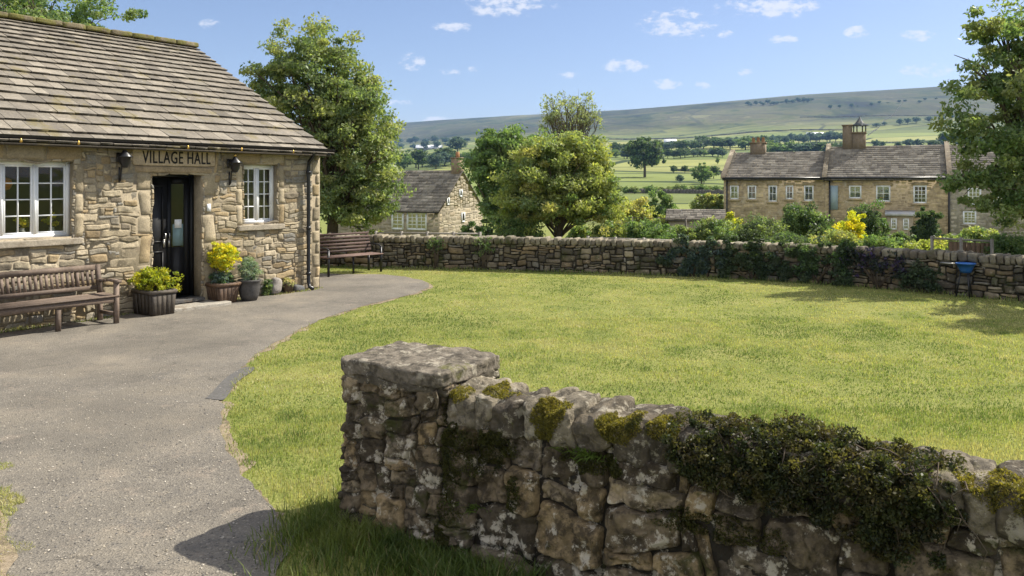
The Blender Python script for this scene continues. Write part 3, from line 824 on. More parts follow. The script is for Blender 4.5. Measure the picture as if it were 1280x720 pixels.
mossify(PIERV, -.02, .45, -.03, .10, .4, .08, 6000, 21, DMOSS).build('moss', M['leaf'], pier)
# small fern tufts rooted in the wall joints
for (s0, z0, lb) in [(0.92, 0.72, 'small green grass tuft rooted under the coping between the two moss cushions'), (0.20, 0.30, 'small green weed in a joint near the foot of the pier')]:
    rg = np.random.default_rng(int(s0 * 100)); mb = MB(); c = wallpt(s0, z0, .06)
    for q in range(60):
        d = WD3 * rg.normal(0, .6) + WN * rg.uniform(.2, .8) + np.array((0, 0, rg.uniform(-.1, .9))); d /= np.linalg.norm(d); L = rg.uniform(.04, .10)
        b1 = c + WD3 * rg.normal(0, .06) + np.array((0, 0, rg.normal(0, .01))); e = b1 + d * L - np.array((0, 0, L * .25)); m1 = b1 + d * L * .5 + np.array((0, 0, .004))
        w_ = np.cross(d, WN); w_ = w_ / (np.linalg.norm(w_) + 1e-6) * .003
        mb.add([b1 - w_, b1 + w_, m1 + w_, m1 - w_, e], [(0, 1, 2, 3)], [(3, 2, 4)], np.array((0.10, 0.15, 0.03)) * rg.uniform(.6, 1.3))
    tag(mb.build('grass_tuft', M['grass']), lb, 'grass tuft', kind='stuff')

# dark creeping growth over the wall
E = []
rg = random.Random(5)
for k in range(30):
    f = k / 29; s0 = 1.42 + 1.10 * f
    hh = 0.10 + 0.05 * math.sin(math.pi * f)
    c = wallpt(s0, 0.90 - 0.02 * rg.random() + 0.05 * math.sin(math.pi * f), -0.05 + rg.uniform(-.12, .05))
    E.append((*c, 0.12, 0.16, 0.04 + .045 * rg.random()))
    c = wallpt(s0, 0.84, 0.07); E.append((*c, 0.10, 0.07, 0.10))
    if 0.05 < f < .97:
        dz = (0.02 + 0.20 * f)
        c = wallpt(s0, 0.82 - dz * rg.random(), 0.075); E.append((*c, 0.09, 0.06, 0.07))
        c = wallpt(s0 + .03, 0.78 - dz * rg.random(), 0.085); E.append((*c, 0.08, 0.05, 0.07))
vb = wallpt(2.0, 0.72, 0.0)
IVY = [(0.014, 0.021, 0.004), (0.022, 0.029, 0.005), (0.034, 0.037, 0.007), (0.028, 0.023, 0.006), (0.055, 0.052, 0.010), (0.010, 0.013, 0.004)]
shrub('creeping_plant', 'dark low tangle of creeping growth smothering the middle of the foreground wall', tuple(vb), [tuple(np.array(e[:3]) - vb) + e[3:] for e in E], 620, 0.045, 80000, 0.0095, IVY, 77, cat='plant', stems=False)
cpl = bpy.data.objects['creeping_plant']
mb = MB(); rg = random.Random(21)
for q in range(90):
    s0 = rg.uniform(1.4, 2.6); p0 = wallpt(s0, rg.uniform(.84, .95), rg.uniform(-.1, .08)); pts = [p0]
    for j in range(5): p0 = p0 + WD3 * rg.uniform(-.06, .06) + WN * rg.uniform(.0, .035) * (1 if j < 2 else .2) + np.array((0, 0, rg.uniform(-.09, .02 if j else .05))); pts.append(p0)
    mb.tube(pts, [.004, .0035, .003, .0025, .002, .001], 5)
mb.build('stem', M['bark'], cpl, True)

# ------------------------------------------------------------------ far dry stone wall
FP = np.array([(-7.5, 21.0), (-3.2, 20.1), (0, 19.4), (4.3, 18.1), (6.9, 16.5), (9.1, 14.3), (11.5, 11.0)])
fseg = np.concatenate([[0], np.cumsum(np.linalg.norm(np.diff(catmull(FP, 12), axis=0), axis=1))]); FC = catmull(FP, 12)
FL = fseg[-1]
def farfr(P):
    P = np.asarray(P, float); u = P[:, 0]
    x = np.interp(u, fseg, FC[:, 0]); y = np.interp(u, fseg, FC[:, 1])
    x2 = np.interp(u + .2, fseg, FC[:, 0]); y2 = np.interp(u + .2, fseg, FC[:, 1]); x1 = np.interp(u - .2, fseg, FC[:, 0]); y1 = np.interp(u - .2, fseg, FC[:, 1])
    tx, ty = x2 - x1, y2 - y1; L = np.hypot(tx, ty) + 1e-9
    nx_, ny_ = ty / L, -tx / L
    return np.stack([x + nx_ * P[:, 2], y + ny_ * P[:, 2], P[:, 1]], -1)
FART = [(0.22, 0.18, 0.12), (0.17, 0.14, 0.10), (0.27, 0.225, 0.155), (0.12, 0.10, 0.075), (0.20, 0.18, 0.145), (0.08, 0.07, 0.05), (0.24, 0.18, 0.11)]
fwall = thing('stone_wall', 'long dry stone wall with upright coping along the far edge of the lawn', 'wall', (0.5, 19.3, 0))
mb = MB()
pc = layout(0, FL, -0.05, 0.64, 0.06, 0.055, (2, 7), (1, 3), seed=41)
stone_faces(mb, farfr, pc, 8, 6, 0.010, 0.03, 0.05, 0.02, 4, FART, 0.03, 51, 0.8, 7, 2.2, 10)
for k in range(60):
    u0 = FL * k / 60; mb.box(farfr, u0, u0 + FL / 60, -0.1, 0.64, -0.42, -0.015, (0.045, 0.038, 0.028))
mb.build('masonry', M['far_stone'], fwall, True)
mb = MB(); s_ = 0; k = 0; rg = random.Random(9)
while s_ < FL:
    w = rg.uniform(0.09, 0.2); hh = rg.uniform(0.075, 0.10)
    t = np.array(rg.choice([(0.28, 0.245, 0.18), (0.24, 0.21, 0.155), (0.19, 0.16, 0.12), (0.31, 0.265, 0.19)])) * rg.uniform(.75, 1.1)
    rockbox(mb, farfr, (s_ + w / 2, 0.64 + hh - 0.01, -0.2), (w / 2, hh, 0.25), 7, 6, 0.022, 6, t, 300 + k, tilt=rg.uniform(-.05, .35))
    s_ += w; k += 1
mb.build('coping', M['far_stone'], fwall, True)

# plants growing over the far wall
def upx(px):   # position along the far wall seen at a photo column
    k = (px - 640) / F; r = FC[:, 0] / FC[:, 1]; return float(np.interp(k, r, fseg))
def climber(px0, px1, z0, z1, n, cols, seed, label, size=0.03, group=None, name='ivy', out=0.06):
    rg = random.Random(seed); E = []
    for q in range(max(6, int((px1 - px0) / 2.6))):
        u = upx(rg.uniform(px0, px1)); z = rg.uniform(z0, z1)
        p = farfr(np.array([[u, z, out]]))[0]; E.append((*p, 0.16, 0.07, 0.12))
    b0 = farfr(np.array([[upx((px0 + px1) / 2), 0, 0.06]]))[0]
    return shrub(name, label, tuple(b0), [tuple(np.array(e[:3]) - b0) + e[3:] for e in E], len(E) * 5, 0.09, n, size, cols, seed, group, cat='plant')
climber(828, 905, 0.05, 0.85, 13000, BLUEG + DARK, 61, 'dark ivy mat on the far wall, left end of the overgrown stretch')
climber(900, 985, 0.05, 0.88, 14000, DARK, 62, 'dark ivy mat on the middle of the overgrown far wall')
climber(985, 1062, 0.05, 0.95, 11000, DARK + GREEN[:1], 63, 'green-black ivy spilling over the far wall coping before the yellow bush')
climber(1062, 1135, 0.3, 0.75, 2600, [(0.035, 0.022, 0.04), (0.02, 0.026, 0.014), (0.03, 0.036, 0.012), (0.025, 0.035, 0.014), (0.02, 0.03, 0.012)], 64, 'purple flowered trailing plant on the shaded far wall', name='trailing_plant')
climber(1130, 1180, 0.05, 0.5, 2400, DARK, 65, 'dark weeds at the foot of the far wall left of the blue tub', name='weeds')
for (a, b_, sd_) in [(540, 552, 66), (600, 612, 67)]:
    climber(a, b_, 0.45, 0.75, 500, GREEN, sd_, 'moss green tuft rooted in the far wall, ' + ('nearer the bench' if a < 560 else 'farther from the bench'), name='fern', size=0.025)

#@@HALL@@
# ------------------------------------------------------------------ village hall
HC = np.array((-3.88, 16.15, 0.0)); HT = np.array((0.583, 0.813, 0)); HT /= np.linalg.norm(HT); HN = np.array((HT[1], -HT[0], 0))
hf = frame(HC, -HT, HN)
def hp(s, z, o=0.0): return hf(np.array([[s, z, o]]))[0]
hall = thing('village_hall', 'single-storey rubble stone village hall with stone slate roof and black open door', 'building', tuple(hp(4.5, 0, -2)))
HLEN = 11.0; HD = 9.0; EAVE = 2.80; RIDGE = 5.30
HT_ = [(0.37, 0.305, 0.205), (0.32, 0.265, 0.18), (0.41, 0.34, 0.235), (0.31, 0.27, 0.205), (0.38, 0.29, 0.17), (0.26, 0.24, 0.205), (0.43, 0.36, 0.255), (0.32, 0.24, 0.14), (0.35, 0.295, 0.205), (0.24, 0.20, 0.145)]
DOOR = (2.64, 3.57, 0.14, 2.28); W1 = (1.03, 1.81, 1.36, 2.46); W2 = (4.83, 6.75, 1.30, 2.44)
WINS = [W1, W2, (8.2, 9.4, 1.3, 2.44)]
mb = MB()
# quoins, jambs, lintels (dressed blocks)
blocks = []
z = 0; k = 0
while z < EAVE - 0.05:
    h = [0.24, 0.2, 0.27, 0.22][k % 4]; h = min(h, EAVE - z); w = 0.2 if k % 2 else 0.34
    blocks.append((0.0, w * 0.55 if k % 2 else 0.2, z, z + h)); z += h; k += 1
for (x0, x1, side) in [(2.42, 2.64, 0), (3.57, 3.80, 1)]:
    z = 0; k = 0
    while z < 2.28:
        h = [0.3, 0.42, 0.36, 0.5][(k + side) % 4]; h = min(h, 2.28 - z)
        if 2.28 - (z + h) < 0.12: h = 2.28 - z
        e = 0.05 if k % 2 else 0
        blocks.append((x0 - (e if side == 0 else 0), x1 + (e if side else 0), z, z + h)); z += h; k += 1
LINT = (2.33, 3.92, 2.28, 2.72)
blocks.append((2.33, 2.40, 2.28, 2.72))
for (a, b_, c_, d_) in WINS:
    wj = 0.16
    for (x0, x1) in ((a - wj, a), (b_, b_ + wj)):
        z = c_ - 0.02
        for h in (0.38, 0.30, 0.44):
            blocks.append((x0, x1, z, z + h)); z += h
    n = 2 if b_ - a < 1 else 4
    for q in range(n):
        L = (b_ - a + 2 * wj) / n; blocks.append((a - wj + q * L, a - wj + (q + 1) * L, d_ + 0.02, d_ + 0.28))
sills = [(a - 0.14, b_ + 0.14, c_ - 0.12, c_ - 0.02) for (a, b_, c_, d_) in WINS]
holes = [(DOOR[0], DOOR[1], -0.1, DOOR[3])] + [LINT] + [tuple(w) for w in WINS] + blocks + sills
pc = layout(0.2, HLEN, -0.05, EAVE, 0.05, 0.042, (3, 10), (1, 3), [(a + 0.02, b_ - 0.02, c_ + 0.01, d_ - 0.01) for (a, b_, c_, d_) in holes], seed=77)
stone_faces(mb, hf, pc, 10, 7, 0.006, 0.011, 0.014, 0.014, 8, HT_, 0.03, 71, 0.9, 9, 2.6, 14, .014)
stone_faces(mb, hf, blocks, 8, 7, 0.006, 0.016, 0.016, 0.006, 5, HT_[:3] + [HT_[4]], 0.0, 72, 0.2, 14, 2, 16)
stone_faces(mb, hf, [(2.40, LINT[1], LINT[2], LINT[2] + 0.12)], 16, 6, 0.006, 0.02, 0.03, 0.006, 5, [(0.42, 0.32, 0.2)], 0, 73, 0.1, 12)
mb.build('stonework', M['hall_stone'], hall, True)
mb = MB()
MOR = (0.30, 0.25, 0.175)
def wallstrip(s0, s1, z0, z1): mb.box(hf, s0, s1, z0, z1, -0.42, 0, MOR)
cols_ = sorted(set([0, HLEN] + [x for w in WINS + [DOOR] for x in (w[0], w[1])]))
ops = sorted(WINS + [DOOR])
x = 0.0
for w in ops:
    wallstrip(x, w[0], -0.1, EAVE); zb_ = w[2] if w is not DOOR else -0.1
    if w is not DOOR: wallstrip(w[0], w[1], -0.1, w[2])
    wallstrip(w[0], w[1], w[3], EAVE); x = w[1]
wallstrip(x, HLEN, -0.1, EAVE)
# gables and back
gf = frame(HC, -HN, HT); gpc = layout(0.02, HD, -0.05, EAVE, 0.08, 0.07, (3, 7), (1, 3), seed=78)
mb.box(hf, 0.0, 0.4, -0.1, EAVE, -HD, -0.42, MOR); mb.box(hf, HLEN - .4, HLEN, -0.1, EAVE, -HD, -0.42, MOR); mb.box(hf, 0.4, HLEN - .4, -0.1, EAVE, -HD, -HD + .4, MOR)
for s0 in (0.001, HLEN - 0.4):
    P = np.array([(s0, EAVE, 0), (s0, EAVE, -HD), (s0, RIDGE - .1, -HD / 2), (s0 + .39, EAVE, 0), (s0 + .39, EAVE, -HD), (s0 + .39, RIDGE - .1, -HD / 2)])
    mb.add(hf(P), [(0, 3, 5, 2), (2, 5, 4, 1)], [(0, 1, 2), (3, 5, 4)], MOR)
stone_faces(mb, gf, gpc, 5, 4, 0.014, 0.025, 0.03, 0.01, 5, HT_, 0.02, 79)
mb.box(hf, 2.50, 2.56, 0.02, 0.05, -.3, -.28, MOR)
mb.build('wall', M['hall_stone'], hall)
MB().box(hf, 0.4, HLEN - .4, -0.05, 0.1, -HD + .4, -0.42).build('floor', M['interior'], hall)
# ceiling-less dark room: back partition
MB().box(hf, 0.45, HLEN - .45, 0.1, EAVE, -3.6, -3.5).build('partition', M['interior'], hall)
# lintel sign
lint = MB(); rockbox(lint, hf, ((2.40 + LINT[1]) / 2, LINT[2] + 0.125 + 0.155, -.02), ((LINT[1] - 2.40) / 2 - .004, 0.155, 0.05), 24, 14, 0.004, 4, (0.47, 0.37, 0.25), 6)
lint = lint.build('sign_lintel', M['hall_stone'], hall, True)
fc = bpy.data.curves.new('sign_text', 'FONT'); fc.body = 'VILLAGE HALL'; fc.size = 0.26; fc.extrude = 0.004; fc.space_character = 1.12; fc.align_x = 'CENTER'; fc.align_y = 'CENTER'; fc.resolution_u = 3; fc.offset = 0.002
to = bpy.data.objects.new('tmp_text', fc); COL.objects.link(to)
bpy.context.view_layer.update()
me = bpy.data.meshes.new_from_object(to.evaluated_get(bpy.context.evaluated_depsgraph_get()))
bpy.data.objects.remove(to)
TV = np.array([v.co[:] for v in me.vertices])
txtw = TV[:, 0].max() - TV[:, 0].min(); want = 1.25
pts = hf(np.stack([3.13 - TV[:, 0] * want / txtw, LINT[2] + 0.255 + TV[:, 1] * 1.12, 0.034 + TV[:, 2]], -1)) - np.array(lint.parent.location)
for v, q in zip(me.vertices, pts): v.co = q
me.materials.clear(); me.materials.append(M['letter'])
lo = bpy.data.objects.new('lettering', me); COL.objects.link(lo); lo.parent = lint

# roof
SL = []
ov = 0.28; og = 0.12
rise = RIDGE - (EAVE + 0.02); run = HD / 2
slope = rise / run
def rooffr(P):   # u along, v = distance up the slope (horizontal run), w = normal lift
    P = np.asarray(P, float)
    q = math.hypot(1, slope)
    return hf(np.stack([P[:, 0], EAVE + 0.04 + (P[:, 1] - ov) * slope + P[:, 2] / q, ov - P[:, 1] - 0 * P[:, 2] + P[:, 2] * slope / q], -1))
mb = MB()
SLT = [(0.21, 0.182, 0.144), (0.195, 0.170, 0.136), (0.23, 0.20, 0.158), (0.175, 0.153, 0.122), (0.255, 0.224, 0.178), (0.215, 0.19, 0.152)]
mb.box(rooffr, -og + 0.03, HLEN + .3, 0.03, run + ov, -0.06, -0.02, (0.06, 0.05, 0.04))
mb.box(lambda P: hf(np.stack([P[:, 0], EAVE + 0.04 + (P[:, 1] - ov) * slope + P[:, 2], -HD - ov + P[:, 1]], -1)), -og + .03, HLEN + .3, 0, run + ov - .02, -0.06, 0.0, (0.25, 0.22, 0.18))
rg = random.Random(4)
v = 0.0; row = 0; ntot = 19
exps = np.linspace(0.335, 0.19, ntot); exps *= (run + ov - 0.02) / exps.sum()
for row, ex in enumerate(exps):
    u = -og - rg.uniform(0, .2)
    while u < HLEN + .3:
        w = rg.uniform(0.7, 1.35) * (0.15 + ex * 0.42); u2 = u + w
        a = max(u, -og + rg.uniform(-.012, .01)); 
        if u2 > a + 0.05:
            L = ex * 1.15; th = rg.uniform(0.012, 0.022); up_ = rg.uniform(-.008, .008)
            v1 = min(v + L, run + ov)
            P = np.array([(a + .004, v + up_, 0.032 + th), (u2 - .004, v + up_ + rg.uniform(-.008, .008), 0.032 + th + rg.uniform(-.004, .004)), (u2 - .004, v1, 0.006), (a + .004, v1, 0.006),
                          (a + .004, v + up_, 0.032 - .012), (u2 - .004, v + up_, 0.032 - .012), (u2 - .004, v1, -.012), (a + .004, v1, -.012)])
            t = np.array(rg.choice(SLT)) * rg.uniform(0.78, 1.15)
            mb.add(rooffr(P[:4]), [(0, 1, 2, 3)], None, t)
            mb.add(rooffr(P), [(0, 4, 5, 1), (1, 5, 6, 2), (3, 7, 4, 0)], None, t * .3)  # butt and side faces tinted dark to paint in the joint shadows
        u = u2
    v += ex
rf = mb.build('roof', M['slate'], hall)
mb = MB(); u = -og; k = 0
while u < HLEN + .3:
    w = rg.uniform(0.45, 0.6)
    rockbox(mb, hf, (u + w / 2, RIDGE + 0.06, -HD / 2), (w / 2 + .004, 0.055, 0.18), 8, 7, 0.018, 5, (0.20, 0.165, 0.105), 500 + k); u += w; k += 1
mb.build('ridge', M['ridge'], hall, True).parent = rf
# fascia, gutter, downpipe
MB().box(hf, -0.03, HLEN + .2, EAVE - 0.07, EAVE + 0.02, 0.002, 0.06).build('fascia', M['black'], hall)
gut = MB()
for s0, s1 in [(-og - .03, HLEN + .25)]:
    V = []; nseg = 9
    for s in (s0, s1):
        for rr_ in (0.055, 0.047):
            for k in range(nseg):
                a = math.pi * k / (nseg - 1)
                V.append((s, EAVE + 0.0 - math.sin(a) * rr_, 0.20 + 0.055 + math.cos(a) * rr_))
    Q = []
    for k in range(nseg - 1):
        Q += [(k, k + 1, 2 * nseg + k + 1, 2 * nseg + k), (nseg + k, nseg + k + 1, 3 * nseg + k + 1, 3 * nseg + k), (k, k + 1, nseg + k + 1, nseg + k), (2 * nseg + k, 2 * nseg + k + 1, 3 * nseg + k + 1, 3 * nseg + k)]
    gut.add(hf(np.array(V)), Q)
for s in np.arange(0.4, HLEN, 0.9): gut.box(hf, s, s + .025, EAVE - .06, EAVE + .0, 0.06, 0.2)
gut.build('gutter', M['black'], hall, True)
dp = MB()
dp.tube([hp(0.36, EAVE - .04, .25), hp(0.36, EAVE - .14, .24), hp(0.36, EAVE - .26, .10), hp(0.36, EAVE - .38, .085), hp(0.36, 0.16, .085), hp(0.36, 0.07, .12), hp(0.36, 0.04, .22)], 0.036, 10)
for z in (2.3, 1.2, 0.3): dp.tube([hp(.36, z, .085), hp(.36, z + .06, .085)], 0.046, 10)
dp.build('downpipe', M['black'], hall, True)
for s in (0.9, 2.05, 3.1, 4.9, 5.7):
    b2 = MB(); b2.lathe(hp(s, EAVE - .085, .29), [(0.001, -.03), (.018, -.022), (.022, 0), (.014, .02), (.008, .035), (.001, .04)], 8); b2.build('bulb', M['brass'], hall, True)

def window(parent, fr, a, b_, c_, d_, rec, nlight, pc_, pr_, glass, fw=0.055, bar=0.018, wm=None, sill=True, sillmat=None, sillprot=0.07):
    wm = wm or M['white']
    f = MB()
    f.box(fr, a + .002, a + fw, c_, d_, -rec - .05, -rec); f.box(fr, b_ - fw, b_ - .002, c_, d_, -rec - .05, -rec)
    f.box(fr, a + fw, b_ - fw, c_, c_ + fw, -rec - .05, -rec); f.box(fr, a + fw, b_ - fw, d_ - fw, d_, -rec - .05, -rec)
    iw = (b_ - a - 2 * fw)
    lw = iw / nlight
    for k in range(nlight):
        x0 = a + fw + k * lw; x1 = x0 + lw
        if k: f.box(fr, x0 - .022, x0 + .022, c_ + fw, d_ - fw, -rec - .048, -rec + .004)
        cs = 0.032
        xa = x0 + (0.022 if k else 0); xb = x1 - (0.022 if k < nlight - 1 else 0)
        f.box(fr, xa, xa + cs, c_ + fw, d_ - fw, -rec - .04, -rec - .008); f.box(fr, xb - cs, xb, c_ + fw, d_ - fw, -rec - .04, -rec - .008)
        f.box(fr, xa + cs, xb - cs, c_ + fw, c_ + fw + cs, -rec - .04, -rec - .008); f.box(fr, xa + cs, xb - cs, d_ - fw - cs, d_ - fw, -rec - .04, -rec - .008)
        xa += cs; xb -= cs; za = c_ + fw + cs; zb = d_ - fw - cs
        for q in range(1, pc_): xm = xa + (xb - xa) * q / pc_; f.box(fr, xm - bar / 2, xm + bar / 2, za, zb, -rec - .033, -rec - .012)
        for q in range(1, pr_): zm = za + (zb - za) * q / pr_; f.box(fr, xa, xb, zm - bar / 2, zm + bar / 2, -rec - .032, -rec - .013)
    w = f.build('window', wm, parent)
    g = MB(); P = fr(np.array([(a + fw, c_ + fw, -rec - .024), (b_ - fw, c_ + fw, -rec - .024), (b_ - fw, d_ - fw, -rec - .024), (a + fw, d_ - fw, -rec - .024)]))
    g.add(P, [(0, 1, 2, 3)])
    w2 = w; gl = g.build('glass', glass, parent); gl.parent = w
    if sill:
        sb = MB(); rockbox(sb, fr, ((a + b_) / 2, c_ - .07, -0.01), ((b_ - a) / 2 + .13, .05, sillprot + .01 + .0), 16, 12, 0.004, 4, (0.36, 0.31, 0.24), 3)
        so = sb.build('sill', sillmat or M['hall_stone'], parent, True); so.parent = w
    return w
for k, wdef in enumerate(WINS):
    nl = [2, 4, 3][k]
    window(hall, hf, *wdef, 0.12, nl, 2, 4, M['glass'])

# door
dr = MB(); rec = 0.26
dr.box(hf, DOOR[0], DOOR[0] + .06, .14, DOOR[3], -rec - .08, -rec); dr.box(hf, DOOR[1] - .06, DOOR[1], .14, DOOR[3], -rec - .08, -rec); dr.box(hf, DOOR[0] + .06, DOOR[1] - .06, DOOR[3] - .06, DOOR[3], -rec - .08, -rec)
dframe = dr.build('door_frame', M['blackdoor'], hall)
def leaf(x0, x1, glz, ang_, hinge_right):
    o = hp(x1 if not hinge_right else x0, 0.15, -rec - .05); sgn = -1 if not hinge_right else 1
    du = (-HT) * sgn; ca_, sa_ = math.cos(ang_), math.sin(ang_)
    du2 = du * ca_ - HN * sa_; dn2 = HN * ca_ + du * sa_
    fr = frame(o, du2, dn2); w = abs(x1 - x0); hgt = DOOR[3] - .08 - .15
    d = MB()
    if glz:
        d.box(fr, 0, .09, 0, hgt, -.02, .02); d.box(fr, w - .09, w, 0, hgt, -.02, .02)
        d.box(fr, .09, w - .09, 0, .85, -.018, .018); d.box(fr, .09, w - .09, hgt - .1, hgt, -.02, .02)
    else:
        d.box(fr, 0, w, 0, hgt, -.02, .015)
        for (z0, z1) in ((.12, .8), (.95, hgt - .12)):
            d.box(fr, .07, w - .07, z0, z0 + .025, .015, .026); d.box(fr, .07, w - .07, z1 - .025, z1, .015, .026)
            d.box(fr, .07, .095, z0 + .025, z1 - .025, .015, .026); d.box(fr, w - .095, w - .07, z0 + .025, z1 - .025, .015, .026)
    do = d.build('door', M['blackdoor'], hall)
    if glz:
        g = MB(); g.add(fr(np.array([(.09, .85, 0), (w - .09, .85, 0), (w - .09, hgt - .1, 0), (.09, hgt - .1, 0)])), [(0, 1, 2, 3)])
        g.build('glass', M['glass'], hall).parent = do
        n_ = MB().box(fr, .10, w - .12, .87, 1.25, -.006, -.004); n_.build('notice', plain('pale_blue_paper', (0.25, 0.38, 0.48), .6, .2, .1), hall).parent = do
        n_ = MB().box(fr, .13, w - .15, 1.18, 1.33, .003, .005); n_.build('notice', M['white'], hall).parent = do
    h = MB(); h.tube([fr(np.array([[w - .05, .98, .02]]))[0], fr(np.array([[w - .05, .98, .06]]))[0], fr(np.array([[w - .05, 1.1, .06]]))[0], fr(np.array([[w - .05, 1.1, .02]]))[0]], .008, 6)
    h.box(fr, w - .07, w - .035, .86, 1.0, .02, .024)
    h.build('handle', M['metal'], hall, False).parent = do
leaf(DOOR[1] - .06 - .38, DOOR[1] - .062, False, 0.0, False)
leaf(DOOR[0] + .062, DOOR[0] + .06 + .40, True, 0.25, True)
MB().box(hf, DOOR[0] + .004, DOOR[1] - .004, -.05, .14, -.42, -.02).build('threshold', M['black'], hall)
MB().box(hf, 2.50, 2.57, 1.62, 1.75, 0.026, 0.034).build('door_plate', M['white'], hall)
step = MB(); rockbox(step, hf, (3.0, .03, .24), (0.62, .035, .28), 14, 10, .006, 3, (0.34, 0.31, 0.26), 8)
rockbox(step, hf, (3.1, .11, .02), (0.44, .03, .12), 10, 10, .003, 3, (0.10, 0.095, 0.09), 9)
tag(step.build('doorstep', M['hall_stone']), 'low worn stone doorstep in front of the black door', 'step')

# things behind the big window
def vase(s, z, seed, label):
    r = thing('flower_vase', label, 'flowers', tuple(hp(s, z, -.34)), 'yellow flowers behind the hall window')
    MB().lathe(hp(s, z, -.34), [(0.001, 0), (.05, 0), (.06, .06), (.035, .12), (.04, .14)], 12, (0.5, 0.5, 0.45)).build('vase', M['pot'], r, True)
    f = MB(); c = hp(s, z + .24, -.34); foliage(f, [(c[0], c[1], c[2], .1, .1, .1)], 16, .05, 500, .02, YELLOW, seed); f.build('flowers', M['leaf'], r)
MB().box(hf, 4.86, 6.72, 1.262, 1.298, -.42 + .003, -.18).build('window_board', M['white'], hall)
vase(5.0, 1.30, 1, 'yellow flowers behind the rightmost light of the big hall window')
vase(5.42, 1.30, 2, 'yellow flowers behind the second light of the big hall window')
vase(5.93, 1.30, 3, 'yellow flowers behind the left part of the big hall window')
r = thing('pendant_lamp', 'round orange pendant shade hanging inside behind the big window', 'lamp', tuple(hp(5.42, 2.15, -.9)))
MB().lathe(hp(5.42, 2.1, -.9), [(0.001, -.1), (.06, -.08), (.1, 0), (.08, .07), (.02, .1), (.001, .1)], 16).build('shade', M['orange'], r, True)
MB().tube([hp(5.42, 2.2, -.9), hp(5.42, 2.78, -.9)], .006, 5).build('cord', M['black'], r)

# wall lamps
def walllamp(s, z, label, ball):
    r = thing('wall_lamp', label, 'lamp', tuple(hp(s, z, 0)), 'black lamps either side of the hall door')
    a = MB(); a.tube([hp(s, z - .34, .03), hp(s, z - .30, .07), hp(s, z - .1, .10), hp(s, z - .02, .16), hp(s, z + .03, .2)], .013, 8)
    a.tube([hp(s, z - .34, .03), hp(s, z - .1, .03)], .012, 8); a.build('bracket', M['black'], r, True)
    MB().box(hf, s - .045, s + .045, z - .02, z + .13, .02, .045).build('back_plate', M['black'], r)
    h = MB(); h.lathe(hp(s, z, .2), [(0.001, .17), (.03, .165), (.05, .13), (.115, .07), (.12, .055), (.085, .05), (.08, -.04), (.05, -.09), (.045, -.11), (.001, -.115)], 14)
    h.build('hood', M['black'], r, True)
    if ball: MB().lathe(hp(s, z + .19, .2), [(0.001, -.03), (.025, -.015), (.028, .0), (.022, .018), (.001, .028)], 10).build('finial', M['brass'], r, True)
walllamp(4.14, 2.47, 'black hooded wall lamp left of the VILLAGE HALL lettering', False)
walllamp(2.12, 2.42, 'black hooded wall lamp with gold finial right of the VILLAGE HALL lettering', True)

# ------------------------------------------------------------------ benches
WOODT = np.array((0.175, 0.13, 0.10))
def wtint(rg): return tuple(WOODT * rg.uniform(.75, 1.2))
def garden_bench():
    rg = random.Random(2)
    L = 1.72; o = hp(6.03, 0, 0.79)      # left front foot
    P0 = np.array((-5.90, 12.02, 0)); 
    fr = frame(P0, -HT, -HN)             # u to the left, w towards the wall
    r = thing('garden_bench', 'weathered brown wooden garden bench with arms below the big hall window', 'bench', tuple(P0 - HT * L / 2 - HN * .28))
    for u in (0.0, L - .06, ):
        MB().box(fr, u, u + .06, 0.009, .62, 0, .06, wtint(rg)).build('leg', M['oak'], r)
        b = MB(); b.box(lambda P: fr(np.stack([P[:, 0], P[:, 1], P[:, 2] + np.clip(P[:, 1] - .4, 0, 1) * .18], -1)), u, u + .06, 0.009, .4, .48, .54, wtint(rg))
        b.box(lambda P: fr(np.stack([P[:, 0], P[:, 1], P[:, 2] + np.clip(P[:, 1] - .4, 0, 1) * .18], -1)), u, u + .06, .4, .86, .48, .54, wtint(rg)); b.build('leg', M['oak'], r)
        a = MB()
        for q in range(6):
            w0 = -.05 + q * .1; a.box(fr, u - .01, u + .07, .62 + .012 * math.sin(q) - .002, .655 + .012 * math.sin(q + .3), w0, w0 + .1, wtint(rg))
        a.build('armrest', M['oak'], r)
        MB().box(fr, u + .012, u + .05, .12, .17, .06, .48, wtint(rg)).build('side_rail', M['oak'], r)
    MB().box(fr, L / 2 - .03, L / 2 + .03, 0.009, .36, .02, .07, wtint(rg)).build('leg', M['oak'], r)
    s = MB()
    for q in range(5): s.box(fr, -.005, L + .005, .415, .437, -.01 + q * .1, .075 + q * .1, wtint(rg))
    s.box(fr, .06, L - .06, .33, .41, .012, .045, wtint(rg)); s.box(fr, .06, L - .06, .33, .41, .47, .5, wtint(rg))
    s.build('seat', M['oak'], r)
    b = MB(); bf = lambda P: fr(np.stack([P[:, 0], P[:, 1], P[:, 2] + np.clip(P[:, 1] - .4, 0, 1) * .18], -1))
    b.box(bf, .06, L - .06, .78, .86, .49, .53, wtint(rg)); b.box(bf, .06, L - .06, .49, .55, .495, .525, wtint(rg))
    n = 21
    for q in range(n):
        u = .1 + (L - .2 - .035) * q / (n - 1); b.box(bf, u, u + .04, .55, .78, .502, .518, wtint(rg))
    b.build('backrest', M['oak'], r)
garden_bench()
